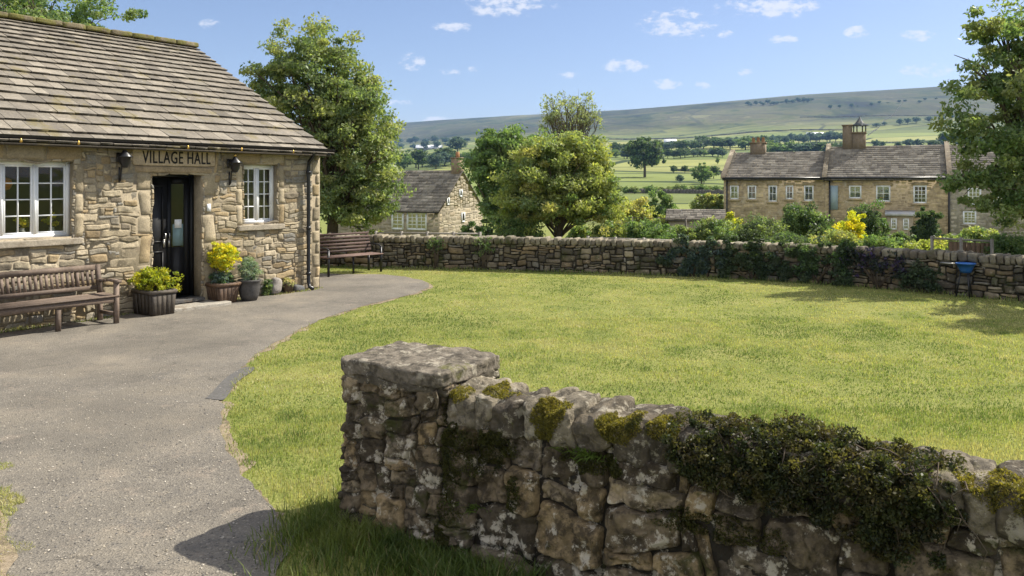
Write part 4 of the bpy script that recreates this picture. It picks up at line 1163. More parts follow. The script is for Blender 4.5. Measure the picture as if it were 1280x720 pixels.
def slat_bench():
    rg = random.Random(8)
    p0 = np.array((*G(409, 347), 0)); p1 = np.array((*G(479, 339.5), 0))
    d = (p1 - p0); L = np.linalg.norm(d); d /= L; nb = np.array((-d[1], d[0], 0))
    fr = frame(p0, d, nb)
    r = thing('park_bench', 'dark brown slatted bench with black iron ends in front of the far wall', 'bench', tuple(p0 + d * L / 2 + nb * .25))
    T = (0.085, 0.055, 0.045)
    bf = lambda P: fr(np.stack([P[:, 0], P[:, 1], P[:, 2] + np.clip(P[:, 1] - .42, 0, 1) * .2], -1))
    for u in (0.03, L - .07):
        MB().box(fr, u, u + .04, 0, .6, 0, .04).build('leg', M['black'], r)
        m_ = MB(); m_.box(bf, u, u + .04, 0, .42, .46, .5); m_.box(bf, u, u + .04, .42, .95, .46, .5); m_.build('leg', M['black'], r)
        a = MB(); a.tube([fr(np.array([[u + .02, .6, .0]]))[0], fr(np.array([[u + .02, .64, .1]]))[0], fr(np.array([[u + .02, .66, .3]]))[0], fr(np.array([[u + .02, .66, .5]]))[0]], .018, 6); a.build('armrest', M['black'], r)
        MB().box(fr, u + .005, u + .035, .38, .41, .04, .46).build('side_rail', M['black'], r)
    MB().box(fr, L / 2, L / 2 + .03, 0.01, .4, .1, .14).build('leg', M['black'], r)
    s = MB()
    for q in range(4): s.box(fr, 0, L, .42, .445, -.01 + q * .12, .085 + q * .12, tuple(np.array(T) * (1.8 + rg.uniform(0, .5))))
    s.build('seat', M['oak'], r)
    b = MB()
    for q in range(6): b.box(bf, 0, L, .50 + q * .078, .553 + q * .078, .435, .457, tuple(np.array(T) * rg.uniform(.8, 1.2)))
    b.build('backrest', M['oak'], r)
slat_bench()

# ------------------------------------------------------------------ planters by the door
def square_planter(s0, s1, o0, o1, h, taper, tints, seed):
    mb = MB(); rg = random.Random(seed)
    def fr(P):
        P = np.asarray(P, float); k = 1 - taper * (1 - P[:, 1] / h)
        cs, co = (s0 + s1) / 2, (o0 + o1) / 2
        return hf(np.stack([cs + (P[:, 0] - cs) * k, P[:, 1] + 0.009, co + (P[:, 2] - co) * k], -1))
    n = 5
    for q in range(n):
        a = s0 + (s1 - s0) * q / n; b_ = s0 + (s1 - s0) * (q + 1) / n
        for (c_, d_) in ((o1 - .025, o1), (o0, o0 + .025)): mb.box(fr, a + .003, b_ - .003, 0, h, c_, d_, tuple(np.array(rg.choice(tints)) * rg.uniform(.8, 1.2)))
        a = o0 + .03 + (o1 - o0 - .06) * q / n; b_ = o0 + .03 + (o1 - o0 - .06) * (q + 1) / n
        for (c_, d_) in ((s0, s0 + .025), (s1 - .025, s1)): mb.box(fr, c_, d_, 0, h, a + .002, b_ - .002, tuple(np.array(rg.choice(tints)) * rg.uniform(.8, 1.2)))
    for z in (h - .06,):
        for (a, b_, c_, d_) in ((s0 - .012, s1 + .012, o1, o1 + .012), (s0 - .012, s0, o0, o1), (s1, s1 + .012, o0, o1)):
            mb.box(fr, a, b_, z, z + .05, c_, d_, tuple(np.array(tints[0]) * 1.2))
    soil = MB().box(fr, s0 + .03, s1 - .03, h - .08, h - .04, o0 + .03, o1 - .03)
    return mb, soil
def soff(px, py):   # ground point seen at a pixel, as (s, offset) in the hall frame
    g = np.array((*G(px, py), 0)) - HC; return float(-(g @ HT)), float(g @ HN)
s0, o0 = soff(190, 397)
r = thing('wooden_planter', 'square dark wooden planter with a yellow-green shrub, left of the hall door', 'planter', tuple(hp(s0 - .3, 0, o0 - .28)))
a, b_ = square_planter(s0 - .42, s0, o0 - .60, o0, .40, .10, [(0.085, 0.07, 0.055), (0.06, 0.05, 0.04)], 3)
a.build('tub', M['pot'], r); b_.build('soil', M['soil'], r)
c = hp(s0 - .2, 0, o0 - .3)
shrub('golden_shrub', 'bushy yellow-green shrub growing in the square planter left of the door', tuple(c + (0, 0, .36)), [(0, 0, .2, .30, .30, .2), (-.12, -.05, .22, .2, .2, .22), (.12, .1, .15, .24, .2, .18)], 120, .07, 7000, .021,
      [(0.16, 0.18, 0.008), (0.10, 0.13, 0.008), (0.055, 0.09, 0.008), (0.20, 0.19, 0.008)], 5)
s1, o1 = soff(288, 380)
r = thing('wooden_tub', 'tapered brown wooden tub holding the yellow ball topiary right of the door', 'planter', tuple(hp(s1, 0, o1 - .2)))
a, b_ = square_planter(s1 - .21, s1 + .23, o1 - .44, o1, .36, .22, [(0.13, 0.08, 0.05), (0.10, 0.065, 0.045)], 4)
a.build('tub', M['pot'], r); b_.build('soil', M['soil'], r)
c = hp(s1, 0, o1 - .22)
r = thing('ball_topiary', 'bright yellow ball-headed shrub standing in the brown tub', 'shrub', tuple(c + (0, 0, .32)))
f = MB(); foliage(f, [(c[0], c[1], .82, .235, .235, .235)], 260, .045, 10000, .018, YELLOW, 9, shell=.22); f.build('ball', M['leaf'], r)
f = MB(); foliage(f, [(c[0], c[1], .44, .22, .22, .10)], 60, .05, 2600, .022, BLUEG + GREEN[:2], 10); f.build('under_planting', M['leaf'], r)
MB().tube([c + (0, 0, .30), c + (.01, 0, .6), c + (0, 0, .82)], [.016, .013, .01], 7).build('stem', M['bark'], r, True)
s2, o2 = soff(319, 377)
c = hp(s2, 0.009, o2 - .17)
r = thing('round_pot', 'dark grey round pot holding a grey-green bush, right of the brown tub', 'pot', tuple(c))
MB().lathe(c, [(0.001, 0), (.13, 0), (.17, .1), (.19, .25), (.185, .33), (.205, .35), (.2, .38), (.17, .37), (.165, .3), (.001, .3)], 22, (0.075, 0.07, 0.065)).build('pot', M['pot'], r, True)
shrub('potted_bush', 'fine-leaved grey-green bush growing in the dark round pot', tuple(c + (0, 0, .3)), [(0, 0, .22, .2, .2, .2), (-.03, .05, .35, .12, .12, .14)], 90, .06, 5500, .018, [(0.10, 0.14, 0.06), (0.07, 0.11, 0.045), (0.14, 0.17, 0.07)], 15, ratio=.3)
s3, o3 = soff(349, 369)
mb = MB(); rockbox(mb, hf, (s3, .16, o3 - .1), (.11, .165, .1), 14, 2.6, .02, 5, (0.30, 0.27, 0.24), 5, tilt=.25)
tag(mb.build('boulder', M['hall_stone'], None, True), 'upright egg-shaped pale grey boulder against the hall wall', 'boulder')
c = hp(s3 + .17, 0, o3 - .12)
shrub('leafy_plant', 'green leafy plant between the round pot and the grey boulder', tuple(c), [(0, 0, .15, .12, .12, .16)], 40, .05, 2200, .02, GREEN, 16)
s4, o4 = soff(364, 367); c = hp(s4, 0, o4 - .1)
mb = MB(); mb.lathe(c + (0, 0, .009), [(0.001, 0), (.08, 0), (.12, .16), (.13, .17), (.11, .17), (.001, .14)], 16, (0.12, 0.09, 0.06))
tag(mb.build('bowl_pot', M['pot'], None, True), 'small brown pot of pale plants beside the grey boulder', 'pot')
shrub('pot_plant', 'pale yellow-green plant in the small brown pot near the downpipe', tuple(c + (0, 0, .14)), [(0, 0, .06, .16, .14, .08)], 40, .04, 2200, .018, [(0.2, 0.2, 0.06), (0.14, 0.16, 0.05), (0.26, 0.22, 0.09)], 17)
s5, o5 = soff(377, 365)
mb = MB(); rockbox(mb, hf, (s5, .06, o5 - .1), (.13, .07, .1), 12, 3, .015, 5, (0.13, 0.13, 0.13), 6, tilt=.2)
tag(mb.build('rock', M['hall_stone'], None, True), 'low dark grey rock at the foot of the downpipe', 'rock')

#@@FAR@@
# ------------------------------------------------------------------ cottage
def P2h(px, Y): return np.array(((px - 640) / F * Y, Y, 0.0))
def zat(py, Y): return EYE + (230 - py) / F * Y
cg = P2h(549, 44)                       # near corner of front and gable
cot = thing('stone_cottage', 'small stone cottage with grey slate roof and lit gable end beyond the wall', 'building', (cg[0], cg[1], zat(340, 44)))
cu = np.array((-0.955, -0.10, 0)); cu /= np.linalg.norm(cu)      # along the front, leftwards
cw = np.array((-cu[1], cu[0], 0)); cw = cw if cw[1] < 0 else -cw # front normal (towards camera)
# gable recedes back-right
gdir = np.array((0.42, 0.9, 0)); gdir /= np.linalg.norm(gdir)
cw = -gdir; cu = np.array((-0.9, 0.42, 0))
cu /= np.linalg.norm(cu)
cff = frame(cg, cu, cw)
zE = zat(261, 44); zB = zE - 3.0; zR = zat(213, 46.5); CD = 5.2; CL = 7.5
mb = MB(); CT = [(0.40, 0.345, 0.25), (0.36, 0.31, 0.225), (0.44, 0.38, 0.285), (0.33, 0.285, 0.215), (0.40, 0.33, 0.23)]
mb.box(cff, 0, CL, zB, zE, -CD, 0, (0.36, 0.31, 0.22))
mb.add(cff(np.array([(0, zE, 0), (0, zE, -CD), (0, zR, -CD / 2), (CL, zE, 0), (CL, zE, -CD), (CL, zR, -CD / 2)])), [(0, 3, 5, 2), (2, 5, 4, 1)], [(0, 1, 2), (3, 5, 4)], (0.36, 0.31, 0.22))
stone_faces(mb, cff, layout(0, CL, zB, zE, .11, .09, (3, 7), (1, 3), seed=88), 4, 3, .02, .02, .03, .012, 2, [(0.34, 0.29, 0.20), (0.38, 0.33, 0.23)], .02, 91)
gfr = frame(cg, -cw, -cu)
gp = [q for q in layout(0, CD, zB, zR, .1, .085, (3, 7), (1, 3), seed=89) if max(abs(q[0] - CD / 2), abs(q[1] - CD / 2)) < (CD / 2) * min(1, (zR - q[3]) / (zR - zE)) + .05]
stone_faces(mb, gfr, gp, 5, 4, .004, .012, .006, .010, 2, CT, .03, 92, .5, 8, 2.2, 10)
cwall = mb.build('wall', M['far_stone'] if False else M['hall_stone'], cot, True)
def slateroof(fr, u0, u1, run_, z0, z1, o_front, ov_, rows, tints, seed, wmean=.4):
    mb = MB(); rg = random.Random(seed); sl = (z1 - z0) / run_
    def rf_(P): return fr(np.stack([P[:, 0], z0 + (P[:, 1] - ov_) * sl + P[:, 2], o_front + ov_ - P[:, 1]], -1))
    mb.box(rf_, u0, u1, 0, run_ + ov_, -.08, -.005, (0.08, 0.07, 0.06))
    ex = (run_ + ov_) / rows
    for r_ in range(rows):
        u = u0 - rg.uniform(0, .2)
        while u < u1:
            w = rg.uniform(.7, 1.3) * wmean; a = max(u, u0); b2 = min(u + w, u1)
            if b2 - a > .04:
                th = rg.uniform(.03, .055); v0 = r_ * ex + rg.uniform(-.02, .02)
                Pq = np.array([(a + .01, v0, th), (b2 - .01, v0, th), (b2 - .01, (r_ + 1) * ex, .012), (a + .01, (r_ + 1) * ex, .012), (a + .01, v0, 0), (b2 - .01, v0, 0)])
                mb.add(rf_(Pq), [(0, 1, 2, 3), (0, 4, 5, 1)], None, np.array(rg.choice(tints)) * rg.uniform(.8, 1.15))
            u += w
    # back slope
    mb.box(lambda P: fr(np.stack([P[:, 0], z0 + (P[:, 1] - ov_) * sl + P[:, 2], o_front - 2 * run_ - ov_ + P[:, 1]], -1)), u0, u1, 0, run_ + ov_ - .02, -.08, .0, tuple(tints[0]))
    return mb
RT = [(0.21, 0.185, 0.15), (0.25, 0.22, 0.18), (0.17, 0.15, 0.125), (0.28, 0.25, 0.205)]
rfc = slateroof(cff, -.08, CL + .1, CD / 2, zE, zR, 0, .2, 14, RT, 5).build('roof', M['far_roof'], cot)
mb = MB(); mb.box(cff, .02, .55, zR - .5, zat(198, 46), -CD / 2 - .28, -CD / 2 + .28, (0.30, 0.22, 0.15)); mb.box(cff, -.02, .59, zat(198, 46), zat(196.5, 46), -CD / 2 - .32, -CD / 2 + .32, (0.26, 0.2, 0.14))
mb.lathe(cff(np.array([[.28, zat(197, 46), -CD / 2]]))[0], [(.1, 0), (.12, .1), (.1, .35), (.09, .35)], 10, (0.36, 0.18, 0.09))
mb.build('chimney', M['hall_stone'], cot).parent = rfc
for (a, b_) in ((1.15, 1.95), (2.05, 2.85), (3.75, 4.6)):
    pass
def ucot(px):
    lo, hi = -1.0, 20.0
    for _ in range(50):
        mm = (lo + hi) / 2; p = cff(np.array([[mm, 0, 0]]))[0]
        if 640 + F * p[0] / p[1] > px: lo = mm
        else: hi = mm
    return lo
for (pa, pb) in ((534, 509), (505, 490)):
    a, b_ = ucot(pa), ucot(pb); Yc = 45
    window(cot, frame(cg + cw * .06, cu, cw), a, b_, zat(287, Yc), zat(265, Yc), 0.0, 2 if pa > 520 else 1, 2, 4, M['farglass'], .07, .035, sill=False)
for (u, z0, z1, w) in ((2.45, zat(246, 46), zat(237, 46), .22), (2.75, zat(278, 46), zat(266, 46), .26), (.95, zat(256, 45), zat(247, 45), .16)):
    window(cot, frame(cg - cu * .06, -cw, -cu), u - w, u + w * .2 + .1, z0, z1, 0.0, 1, 1, 1, M['farglass'], .05, .03, sill=False)

# ------------------------------------------------------------------ terrace
TO = np.array((17.2, 65.0, 0)); TU = np.array((0.90, -0.436, 0)); TU /= np.linalg.norm(TU); TW = np.array((TU[1], -TU[0], 0)); TW = TW if TW[1] < 0 else -TW
tf = frame(TO, TU, TW)
def ut(px, off=0.0):
    k = (px - 640) / F; o = TO + TW * off
    return float((k * o[1] - o[0]) / (TU[0] - k * TU[1]))
def ytf(u): return (TO + TU * u)[1]
TT = (0.48, 0.38, 0.235)
zTe = zat(222, 65); zTb = -2.6
def terrace(u0, u1, zr, label, wins, tint, seed, chims, group):
    r = thing('terraced_house', label, 'house', tuple(tf(np.array([[(u0 + u1) / 2, zTb, -3]]))[0]), group)
    w = MB(); w.box(tf, u0, u1, zTb, zTe, -8, 0, tint)
    w.add(tf(np.array([(u0, zTe, 0), (u0, zTe, -8), (u0, zr, -4), (u1, zTe, 0), (u1, zTe, -8), (u1, zr, -4)])), [(0, 3, 5, 2), (2, 5, 4, 1)], [(0, 1, 2), (3, 5, 4)], tint)
    # quoins and string of eaves blocks
    rg = random.Random(seed)
    stone_faces(w, tf, [(u0 + .02, u0 + (.5 if q % 2 else .35), zTb + q * .3, zTb + q * .3 + .3) for q in range(int((zTe - zTb) / .3))], 4, 3, .02, .02, .02, .01, 2, [tuple(np.array(tint) * .95)], 0, seed)
    stone_faces(w, tf, layout(u0 + .52, u1, zTb, zTe, .14, .11, (3, 7), (1, 3), seed=seed), 3, 3, .02, .012, .02, .01, 2, [tuple(np.array(tint) * f_) for f_ in (.9, 1, 1.08, .85, 1.12)], .02, seed + 1)
    w.build('wall', M['far_render'], r, True)
    roof = slateroof(tf, u0 - .05, u1 + (-.02), 4, zTe, zr, 0, .3, 16, RT, seed, .5).build('roof', M['far_roof'], r)
    MB().tube([tf(np.array([[u0 - .05, zTe - .06, .34]]))[0], tf(np.array([[u1, zTe - .06, .34]]))[0]], .07, 8).build('gutter', M['black'], r)
    # verge coping
    cp = MB(); q = math.hypot(4, zr - zTe)
    for sgn in (1, -1):
        cp.add(tf(np.array([(u0 - .18, zTe - .1, (.35 if sgn == 1 else -8.35)), (u0 + .15, zTe - .1, (.35 if sgn == 1 else -8.35)), (u0 + .15, zr + .16, -4), (u0 - .18, zr + .16, -4),
                            (u0 - .18, zTe + .18, (.35 if sgn == 1 else -8.35)), (u0 + .15, zTe + .18, (.35 if sgn == 1 else -8.35)), (u0 + .15, zr + .28, -4), (u0 - .18, zr + .28, -4)])),
               [(0, 1, 2, 3), (4, 5, 6, 7), (0, 1, 5, 4), (1, 2, 6, 5), (0, 3, 7, 4)], None, (0.2, 0.165, 0.12))
    cp.build('verge_coping', M['far_render'], r)
    for (px, y0, y1, wpx, kind) in wins:
        wpx = wpx * 1.2; a, b_ = ut(px - wpx / 2), ut(px + wpx / 2); Yw = ytf((a + b_) / 2)
        if kind == 'door':
            d = MB(); d.box(tf, a, b_, zat(y1, Yw), zat(y0, Yw), .03, .07); d.build('door', plain('pale_blue_door', (0.3, 0.38, 0.42), .5, .3, .1), r); continue
        f2 = frame(TO + TW * .05, TU, TW)
        window(r, f2, a, b_, zat(y1, Yw), zat(y0, Yw), 0.0, 1, 3 if kind == 'g' else 2, 4 if kind == 'g' else 2, M['farglass'], .07, .04, sill=False)
        if kind == 'c':
            MB().box(f2, a + .07, b_ - .07, zat(y1, Yw) + .1, zat(y0, Yw) - .07, -.048, -.044).build('curtain', plain('net_curtain', (0.8, 0.82, 0.86), .8, .1, .1), r)
        ls = MB(); ls.box(tf, a - .12, b_ + .12, zat(y0, Yw), zat(y0, Yw) + .22, .012, .05, tuple(np.array(tint) * .85)); ls.build('lintel', M['far_render'], r)
        ls = MB(); ls.box(tf, a - .1, b_ + .1, zat(y1, Yw) - .14, zat(y1, Yw), .012, .12, tuple(np.array(tint) * 1.05)); ls.build('sill', M['far_render'], r)
    for (ua, ub, za, pots) in chims:
        c_ = MB(); c_.box(tf, ua, ub, zr - .6, za, -4.4, -3.6, (0.22, 0.17, 0.12)); c_.box(tf, ua - .06, ub + .06, za, za + .1, -4.46, -3.54, (0.24, 0.18, 0.12)); ch = c_.build('chimney', M['hall_stone'], r); ch.parent = roof
        for q in range(pots):
            pm = MB(); pm.lathe(tf(np.array([[ua + (ub - ua) * (q + .5) / pots, za + .1, -4]]))[0], [(.13, 0), (.15, .08), (.11, .4), (.13, .42), (.08, .42)], 8, (0.36, 0.2, 0.11)); pm.build('chimney_pot', M['hall_stone'], r).parent = roof
    return r, roof
uA = 0; uB = ut(1031); uC = ut(1187); uD = 27
zr1 = zTe + 2.15
dz1 = dict(group='stone terrace beyond the garden')
terrace(uA, uB, zr1, 'left end terraced house, five small upper windows and a three-pot chimney', [(918, 232, 249, 9, 'c'), (940, 232, 249, 9, 'c'), (966, 232, 252, 9, 'c'), (987, 232, 249, 8, 'c'), (1011, 232, 251, 10, 'c')], TT, 101,
        [(1.5, 2.7, zat(179, 67), 3)], 'stone terrace beyond the garden')
hB, roofB = terrace(uB + .003, uC, zr1 + .35, 'middle terraced house with porch, stained front and roof turret by its chimney', [(1042, 232, 262, 9, 'door'), (1069, 232, 248, 13, 'c'), (1104, 232, 252, 15, 'c'), (1150, 232, 254, 14, 'g')],
        (0.48, 0.375, 0.23), 102, [(1.05 + uB, 1.75 + uB, zat(154, 61.5), 0), (1.78 + uB, 2.75 + uB, zat(164, 61.5), 0)], 'stone terrace beyond the garden')
terrace(uC + .003, uD, zr1 + .35, 'right end terraced house with greyer walls half hidden by the overhanging tree', [(1218, 235, 256, 14, 'g'), (1212, 264, 280, 14, 'g'), (1250, 235, 256, 14, 'g')], (0.42, 0.375, 0.29), 103, [(24, 25.2, zat(170, 54), 3)], 'stone terrace beyond the garden')
# bell turret on the middle chimney
c0 = tf(np.array([[2.3 + uB, zat(164, 61.5) + .1, -4]]))[0]
t_ = MB()
for dx in (-.35, .35):
    for dy in (-.3, .3): t_.tube([c0 + (dx, dy, 0), c0 + (dx, dy, .55)], .05, 5)
t_.build('turret_post', M['black'], hB).parent = roofB
t_ = MB(); t_.add([c0 + q for q in ((-.6, -.5, .5), (.6, -.5, .5), (.6, .5, .5), (-.6, .5, .5), (-.1, 0, .85), (.1, 0, .85), (0, 0, 1.1))], [(0, 3, 2, 1)], [(0, 1, 5), (0, 5, 4), (1, 2, 5), (2, 3, 4), (2, 4, 5), (3, 0, 4), (4, 5, 6)], (0.12, 0.13, 0.14))
t_.lathe(c0 + (0, 0, .5), [(.55, 0), (.3, .3), (.1, .6), (.02, .8)], 4, (0.12, 0.13, 0.14))
t_.build('turret_roof', M['far_roof'], hB).parent = roofB
# porch
po = TW * 1.4
a, b_ = ut(1107, 1.4), ut(1143, 1.4); Yp = ytf((a + b_) / 2) - 1.2
pm = MB(); pm.box(tf, a + .1, b_ - .1, zTb, zat(268, Yp), .02, 1.4, (0.40, 0.33, 0.23)); porch = pm.build('porch', M['far_render'], hB)
pm = MB(); pm.box(lambda P: tf(np.stack([P[:, 0], P[:, 1] - (P[:, 2]) * .12, P[:, 2]], -1)), a - .05, b_ + .05, zat(266.5, Yp), zat(263.5, Yp), .02, 1.6, (0.5, 0.5, 0.5)); pm.build('porch_roof', M['far_render'], hB).parent = porch
f2 = frame(TO + TW * 1.46, TU, TW); mid = (a + b_) / 2
for (x0, x1) in ((a + .35, mid - .2), (mid + .2, b_ - .35)):
    wv = window(hB, f2, x0, x1, zat(287, Yp), zat(273, Yp), 0, 1, 2, 3, M['farglass'], .06, .035, sill=False); wv.parent = porch
for u in (ut(909), uB + .35, uC - .05):
    MB().tube([tf(np.array([[u, zTe - .1, .12]]))[0], tf(np.array([[u, zTb, .12]]))[0]], .06, 6).build('downpipe', M['black'], hB)

# small outbuilding left of the terrace
g = P2h(905, 50); of = frame(g, np.array((-.97, .24, 0)), np.array((-.24, -.97, 0)))
ob = thing('outbuilding', 'low outbuilding with a grey slate roof left of the terrace', 'building', (g[0] - 1.5, 50, -2.5))
MB().box(of, 0, 3.4, -2.6, zat(274, 50), -2.4, 0, (0.3, 0.26, 0.2)).build('wall', M['hall_stone'], ob)
slateroof(of, -.1, 3.6, 1.2, zat(274, 50), zat(262, 51), 0, .15, 6, RT, 9).build('roof', M['far_roof'], ob)

#@@VEG@@
# ------------------------------------------------------------------ trees
def gz(x, y): return Hs(x, y)
def tr(px, Y): return (pxY(px, Y), Y, gz(pxY(px, Y), Y))
b0 = tr(415, 24.5)
def E_px(px, py, wpx, hpx, Y, base, dy=0.0, ry=None):
    """ellipsoid of a crown given where its centre stands, relative to the trunk base"""
    cx = pxY(px, Y); cz = EYE + (230 - py) / F * Y
    rx = wpx / F * Y; rz = hpx / F * Y
    return (cx - base[0], (Y + dy) - base[1], cz - base[2], rx, ry if ry else rx * .9, rz)
tree('broadleaf_tree', 'tall olive green broadleaf tree rising behind the right end of the village hall', b0,
     [E_px(392, 68, 52, 48, 24.5, b0), E_px(368, 120, 62, 55, 24.5, b0), E_px(415, 150, 75, 65, 24.5, b0), E_px(437, 110, 42, 50, 24.5, b0), E_px(440, 210, 65, 60, 24.5, b0), E_px(425, 262, 62, 38, 24.5, b0), E_px(345, 85, 32, 35, 24.5, b0), E_px(462, 165, 44, 56, 24.5, b0), E_px(468, 235, 36, 48, 24.5, b0)],
     620, .34, 66000, .060, OLIVE, 201, .2, 70, .22)
b0 = tr(697, 26)
tree('broadleaf_tree', 'rounded light green tree with dark trunk standing just beyond the middle of the far wall', b0,
     [E_px(700, 215, 66, 46, 26, b0), E_px(655, 240, 38, 34, 26, b0), E_px(742, 238, 36, 36, 26, b0), E_px(700, 185, 40, 26, 26, b0), E_px(700, 252, 70, 26, 26, b0), E_px(652, 262, 36, 20, 26, b0), E_px(748, 258, 38, 22, 26, b0), E_px(672, 190, 30, 24, 26, b0), E_px(735, 195, 30, 26, 26, b0)],
     460, .33, 60000, .058, YGREEN[:2] + OLIVE + YGREEN + GREEN[:1], 202, .10, 50, .16)
b0 = tr(630, 42)
tree('broadleaf_tree', 'darker green tree between the cottage and the rounded light green tree', b0,
     [E_px(624, 205, 38, 42, 42, b0), E_px(630, 240, 30, 30, 42, b0), E_px(626, 265, 24, 22, 42, b0), E_px(647, 182, 28, 26, 42, b0)], 300, .5, 22000, .11, GREEN, 203, .22, 30, .25)
b0 = tr(716, 58)
tree('sparse_tree', 'thin-crowned pale tree whose branches show above the rounded tree', b0,
     [E_px(716, 138, 36, 28, 58, b0), E_px(690, 150, 18, 18, 58, b0), E_px(742, 150, 18, 18, 58, b0)], 120, .5, 3000, .10, [(0.10, 0.125, 0.04), (0.13, 0.15, 0.05)], 204, .16, 110, .35, shell=.3)
b0 = tr(40, 27)
tree('broadleaf_tree', 'dark leafy tree showing above the left end of the hall roof', b0,
     [E_px(40, 10, 90, 30, 27, b0), E_px(-60, 0, 110, 80, 27, b0), E_px(120, 8, 48, 20, 27, b0), E_px(30, 60, 130, 50, 27, b0), E_px(165, 22, 20, 14, 27, b0)], 420, .42, 42000, .07, GREEN + OLIVE[:1], 205, .25, 60, .3)
b0 = (12.4, 18.2, gz(12.4, 18.2))
tree('broadleaf_tree', 'big leafy tree overhanging the right edge of the lawn and wall', b0,
     [E_px(1290, 60, 75, 70, 17.5, b0), E_px(1235, 110, 48, 50, 17.0, b0), E_px(1290, 190, 70, 70, 17, b0), E_px(1232, 185, 42, 40, 16.5, b0), E_px(1262, 255, 36, 36, 16.5, b0), E_px(1240, 40, 36, 36, 17, b0), E_px(1212, 228, 26, 36, 16.5, b0), E_px(1205, 150, 26, 34, 16.5, b0), E_px(1380, 120, 120, 170, 18.5, b0), (11.2 - 12.4, 14.2 - 18.2, 3.7, 1.3, 1.2, .8), (10.4 - 12.4, 13.2 - 18.2, 3.4, .9, .8, .5)],
     860, .26, 98000, .052, GREEN + OLIVE[:3], 206, .28, 90, .2, multi=2)

# shrubs beyond the wall (photo column, top, half-width, depth, colours)
SHR = [
 (645, 264, 34, 25.5, GREEN + YGREEN[:1], 'bushy_shrub', 'rounded green bush behind the wall left of the rounded tree'),
 (812, 270, 26, 24.5, GREEN, 'bushy_shrub', 'round dark green bush just behind the wall, right of the rounded tree'),
 (766, 270, 32, 25, GREEN + YGREEN, 'bushy_shrub', 'low bright bush at the right foot of the rounded tree'),
 (722, 271, 16, 31, GREEN + YGREEN[:1], 'bushy_shrub', 'small bush behind the rounded tree, right of its trunk'),
 (606, 270, 12, 41, DARK + GREEN[:1], 'bushy_shrub', 'dark bush between the cottage gable and the darker tree'),
 (590, 276, 16, 40, GREEN, 'bushy_shrub', 'small bush at the right foot of the cottage gable'),
 (792, 243, 30, 60, YGREEN, 'bushy_shrub', 'large sunlit yellow-green bush right of the rounded tree'),
 (826, 234, 20, 66, GREEN, 'bushy_shrub', 'dark green bushy sapling beyond the sunlit yellow-green bushes'),
 (846, 252, 22, 55, GREEN + YGREEN, 'bushy_shrub', 'sunlit bush left of the low outbuilding'),
 (884, 236, 20, 72, OLIVE + YGREEN, 'bushy_shrub', 'olive bush behind the low outbuilding roof'),
 (855, 280, 18, 26, OLIVE, 'bushy_shrub', 'thin olive bush in front of the low outbuilding'),
 (893, 272, 26, 26, OLIVE + GREEN, 'bushy_shrub', 'green shrub at the left end of the garden border'),
 (914, 264, 16, 30, YELLOW[:3] + YGREEN, 'golden_shrub', 'small yellow shrub at the left end of the garden border'),
 (955, 267, 38, 27, OLIVE[:2] + DARK, 'bushy_shrub', 'broad dark hedge-like shrub left of centre in the garden border'),
 (1006, 251, 32, 28, DARK + GREEN, 'bushy_shrub', 'tall dark green shrub in the middle of the garden border'),
 (1059, 262, 20, 26, YELLOW, 'golden_shrub', 'bright yellow shrub in the garden border before the middle house'),
 (1083, 250, 27, 29, DARK + GREEN[:1], 'bushy_shrub', 'big dark green shrub behind the bright yellow shrub'),
 (1161, 254, 20, 36, DARK[:2], 'bushy_shrub', 'nearly black upright shrub right of the porch'),
 (1160, 297, 26, 20, YGREEN + YELLOW[2:3], 'bushy_shrub', 'low yellow-green plant behind the wall left of the brown panel'),
 (1045, 288, 34, 22, OLIVE + YGREEN, 'bushy_shrub', 'low mixed green planting directly under the yellow shrub'),
 (1100, 296, 26, 21, GREEN, 'bushy_shrub', 'low green planting below the porch'),
 (985, 291, 28, 22, GREEN + DARK, 'bushy_shrub', 'low green planting behind the ivy-covered wall'),
 (1218, 284, 34, 26, YGREEN[:2] + GREEN, 'bushy_shrub', 'light green rounded hedge behind the brown panel'),
 (1262, 288, 34, 18, GREEN, 'bushy_shrub', 'grey-green bush under the overhanging tree at the right edge'),
 (1128, 290, 16, 30, DARK + GREEN, 'bushy_shrub', 'small dark bush at the foot of the porch'),
]
for k, (px, top, hw, Y, cols, nm, lb) in enumerate(SHR):
    x = pxY(px, Y); zb = gz(x, Y); zt = zat(top, Y); h = zt - zb; w = hw / F * Y * 1.25; h *= 1.0
    nleaf = int(min(15000, 8000 + 1500 * w * h)); sz = max(.032, .0017 * Y)
    rg = random.Random(k); E = [(0, 0, h * .5, w * .85, w * .7, h * .46)]
    for q in range(5): E.append((rg.uniform(-.5, .5) * w, rg.uniform(-.4, .4) * w, h * rg.uniform(.35, .72), w * .42, w * .42, h * .27))
    shrub(nm, lb, (x, Y, zb), E, 110, w * .16 + .04, nleaf, sz, cols, 600 + k)

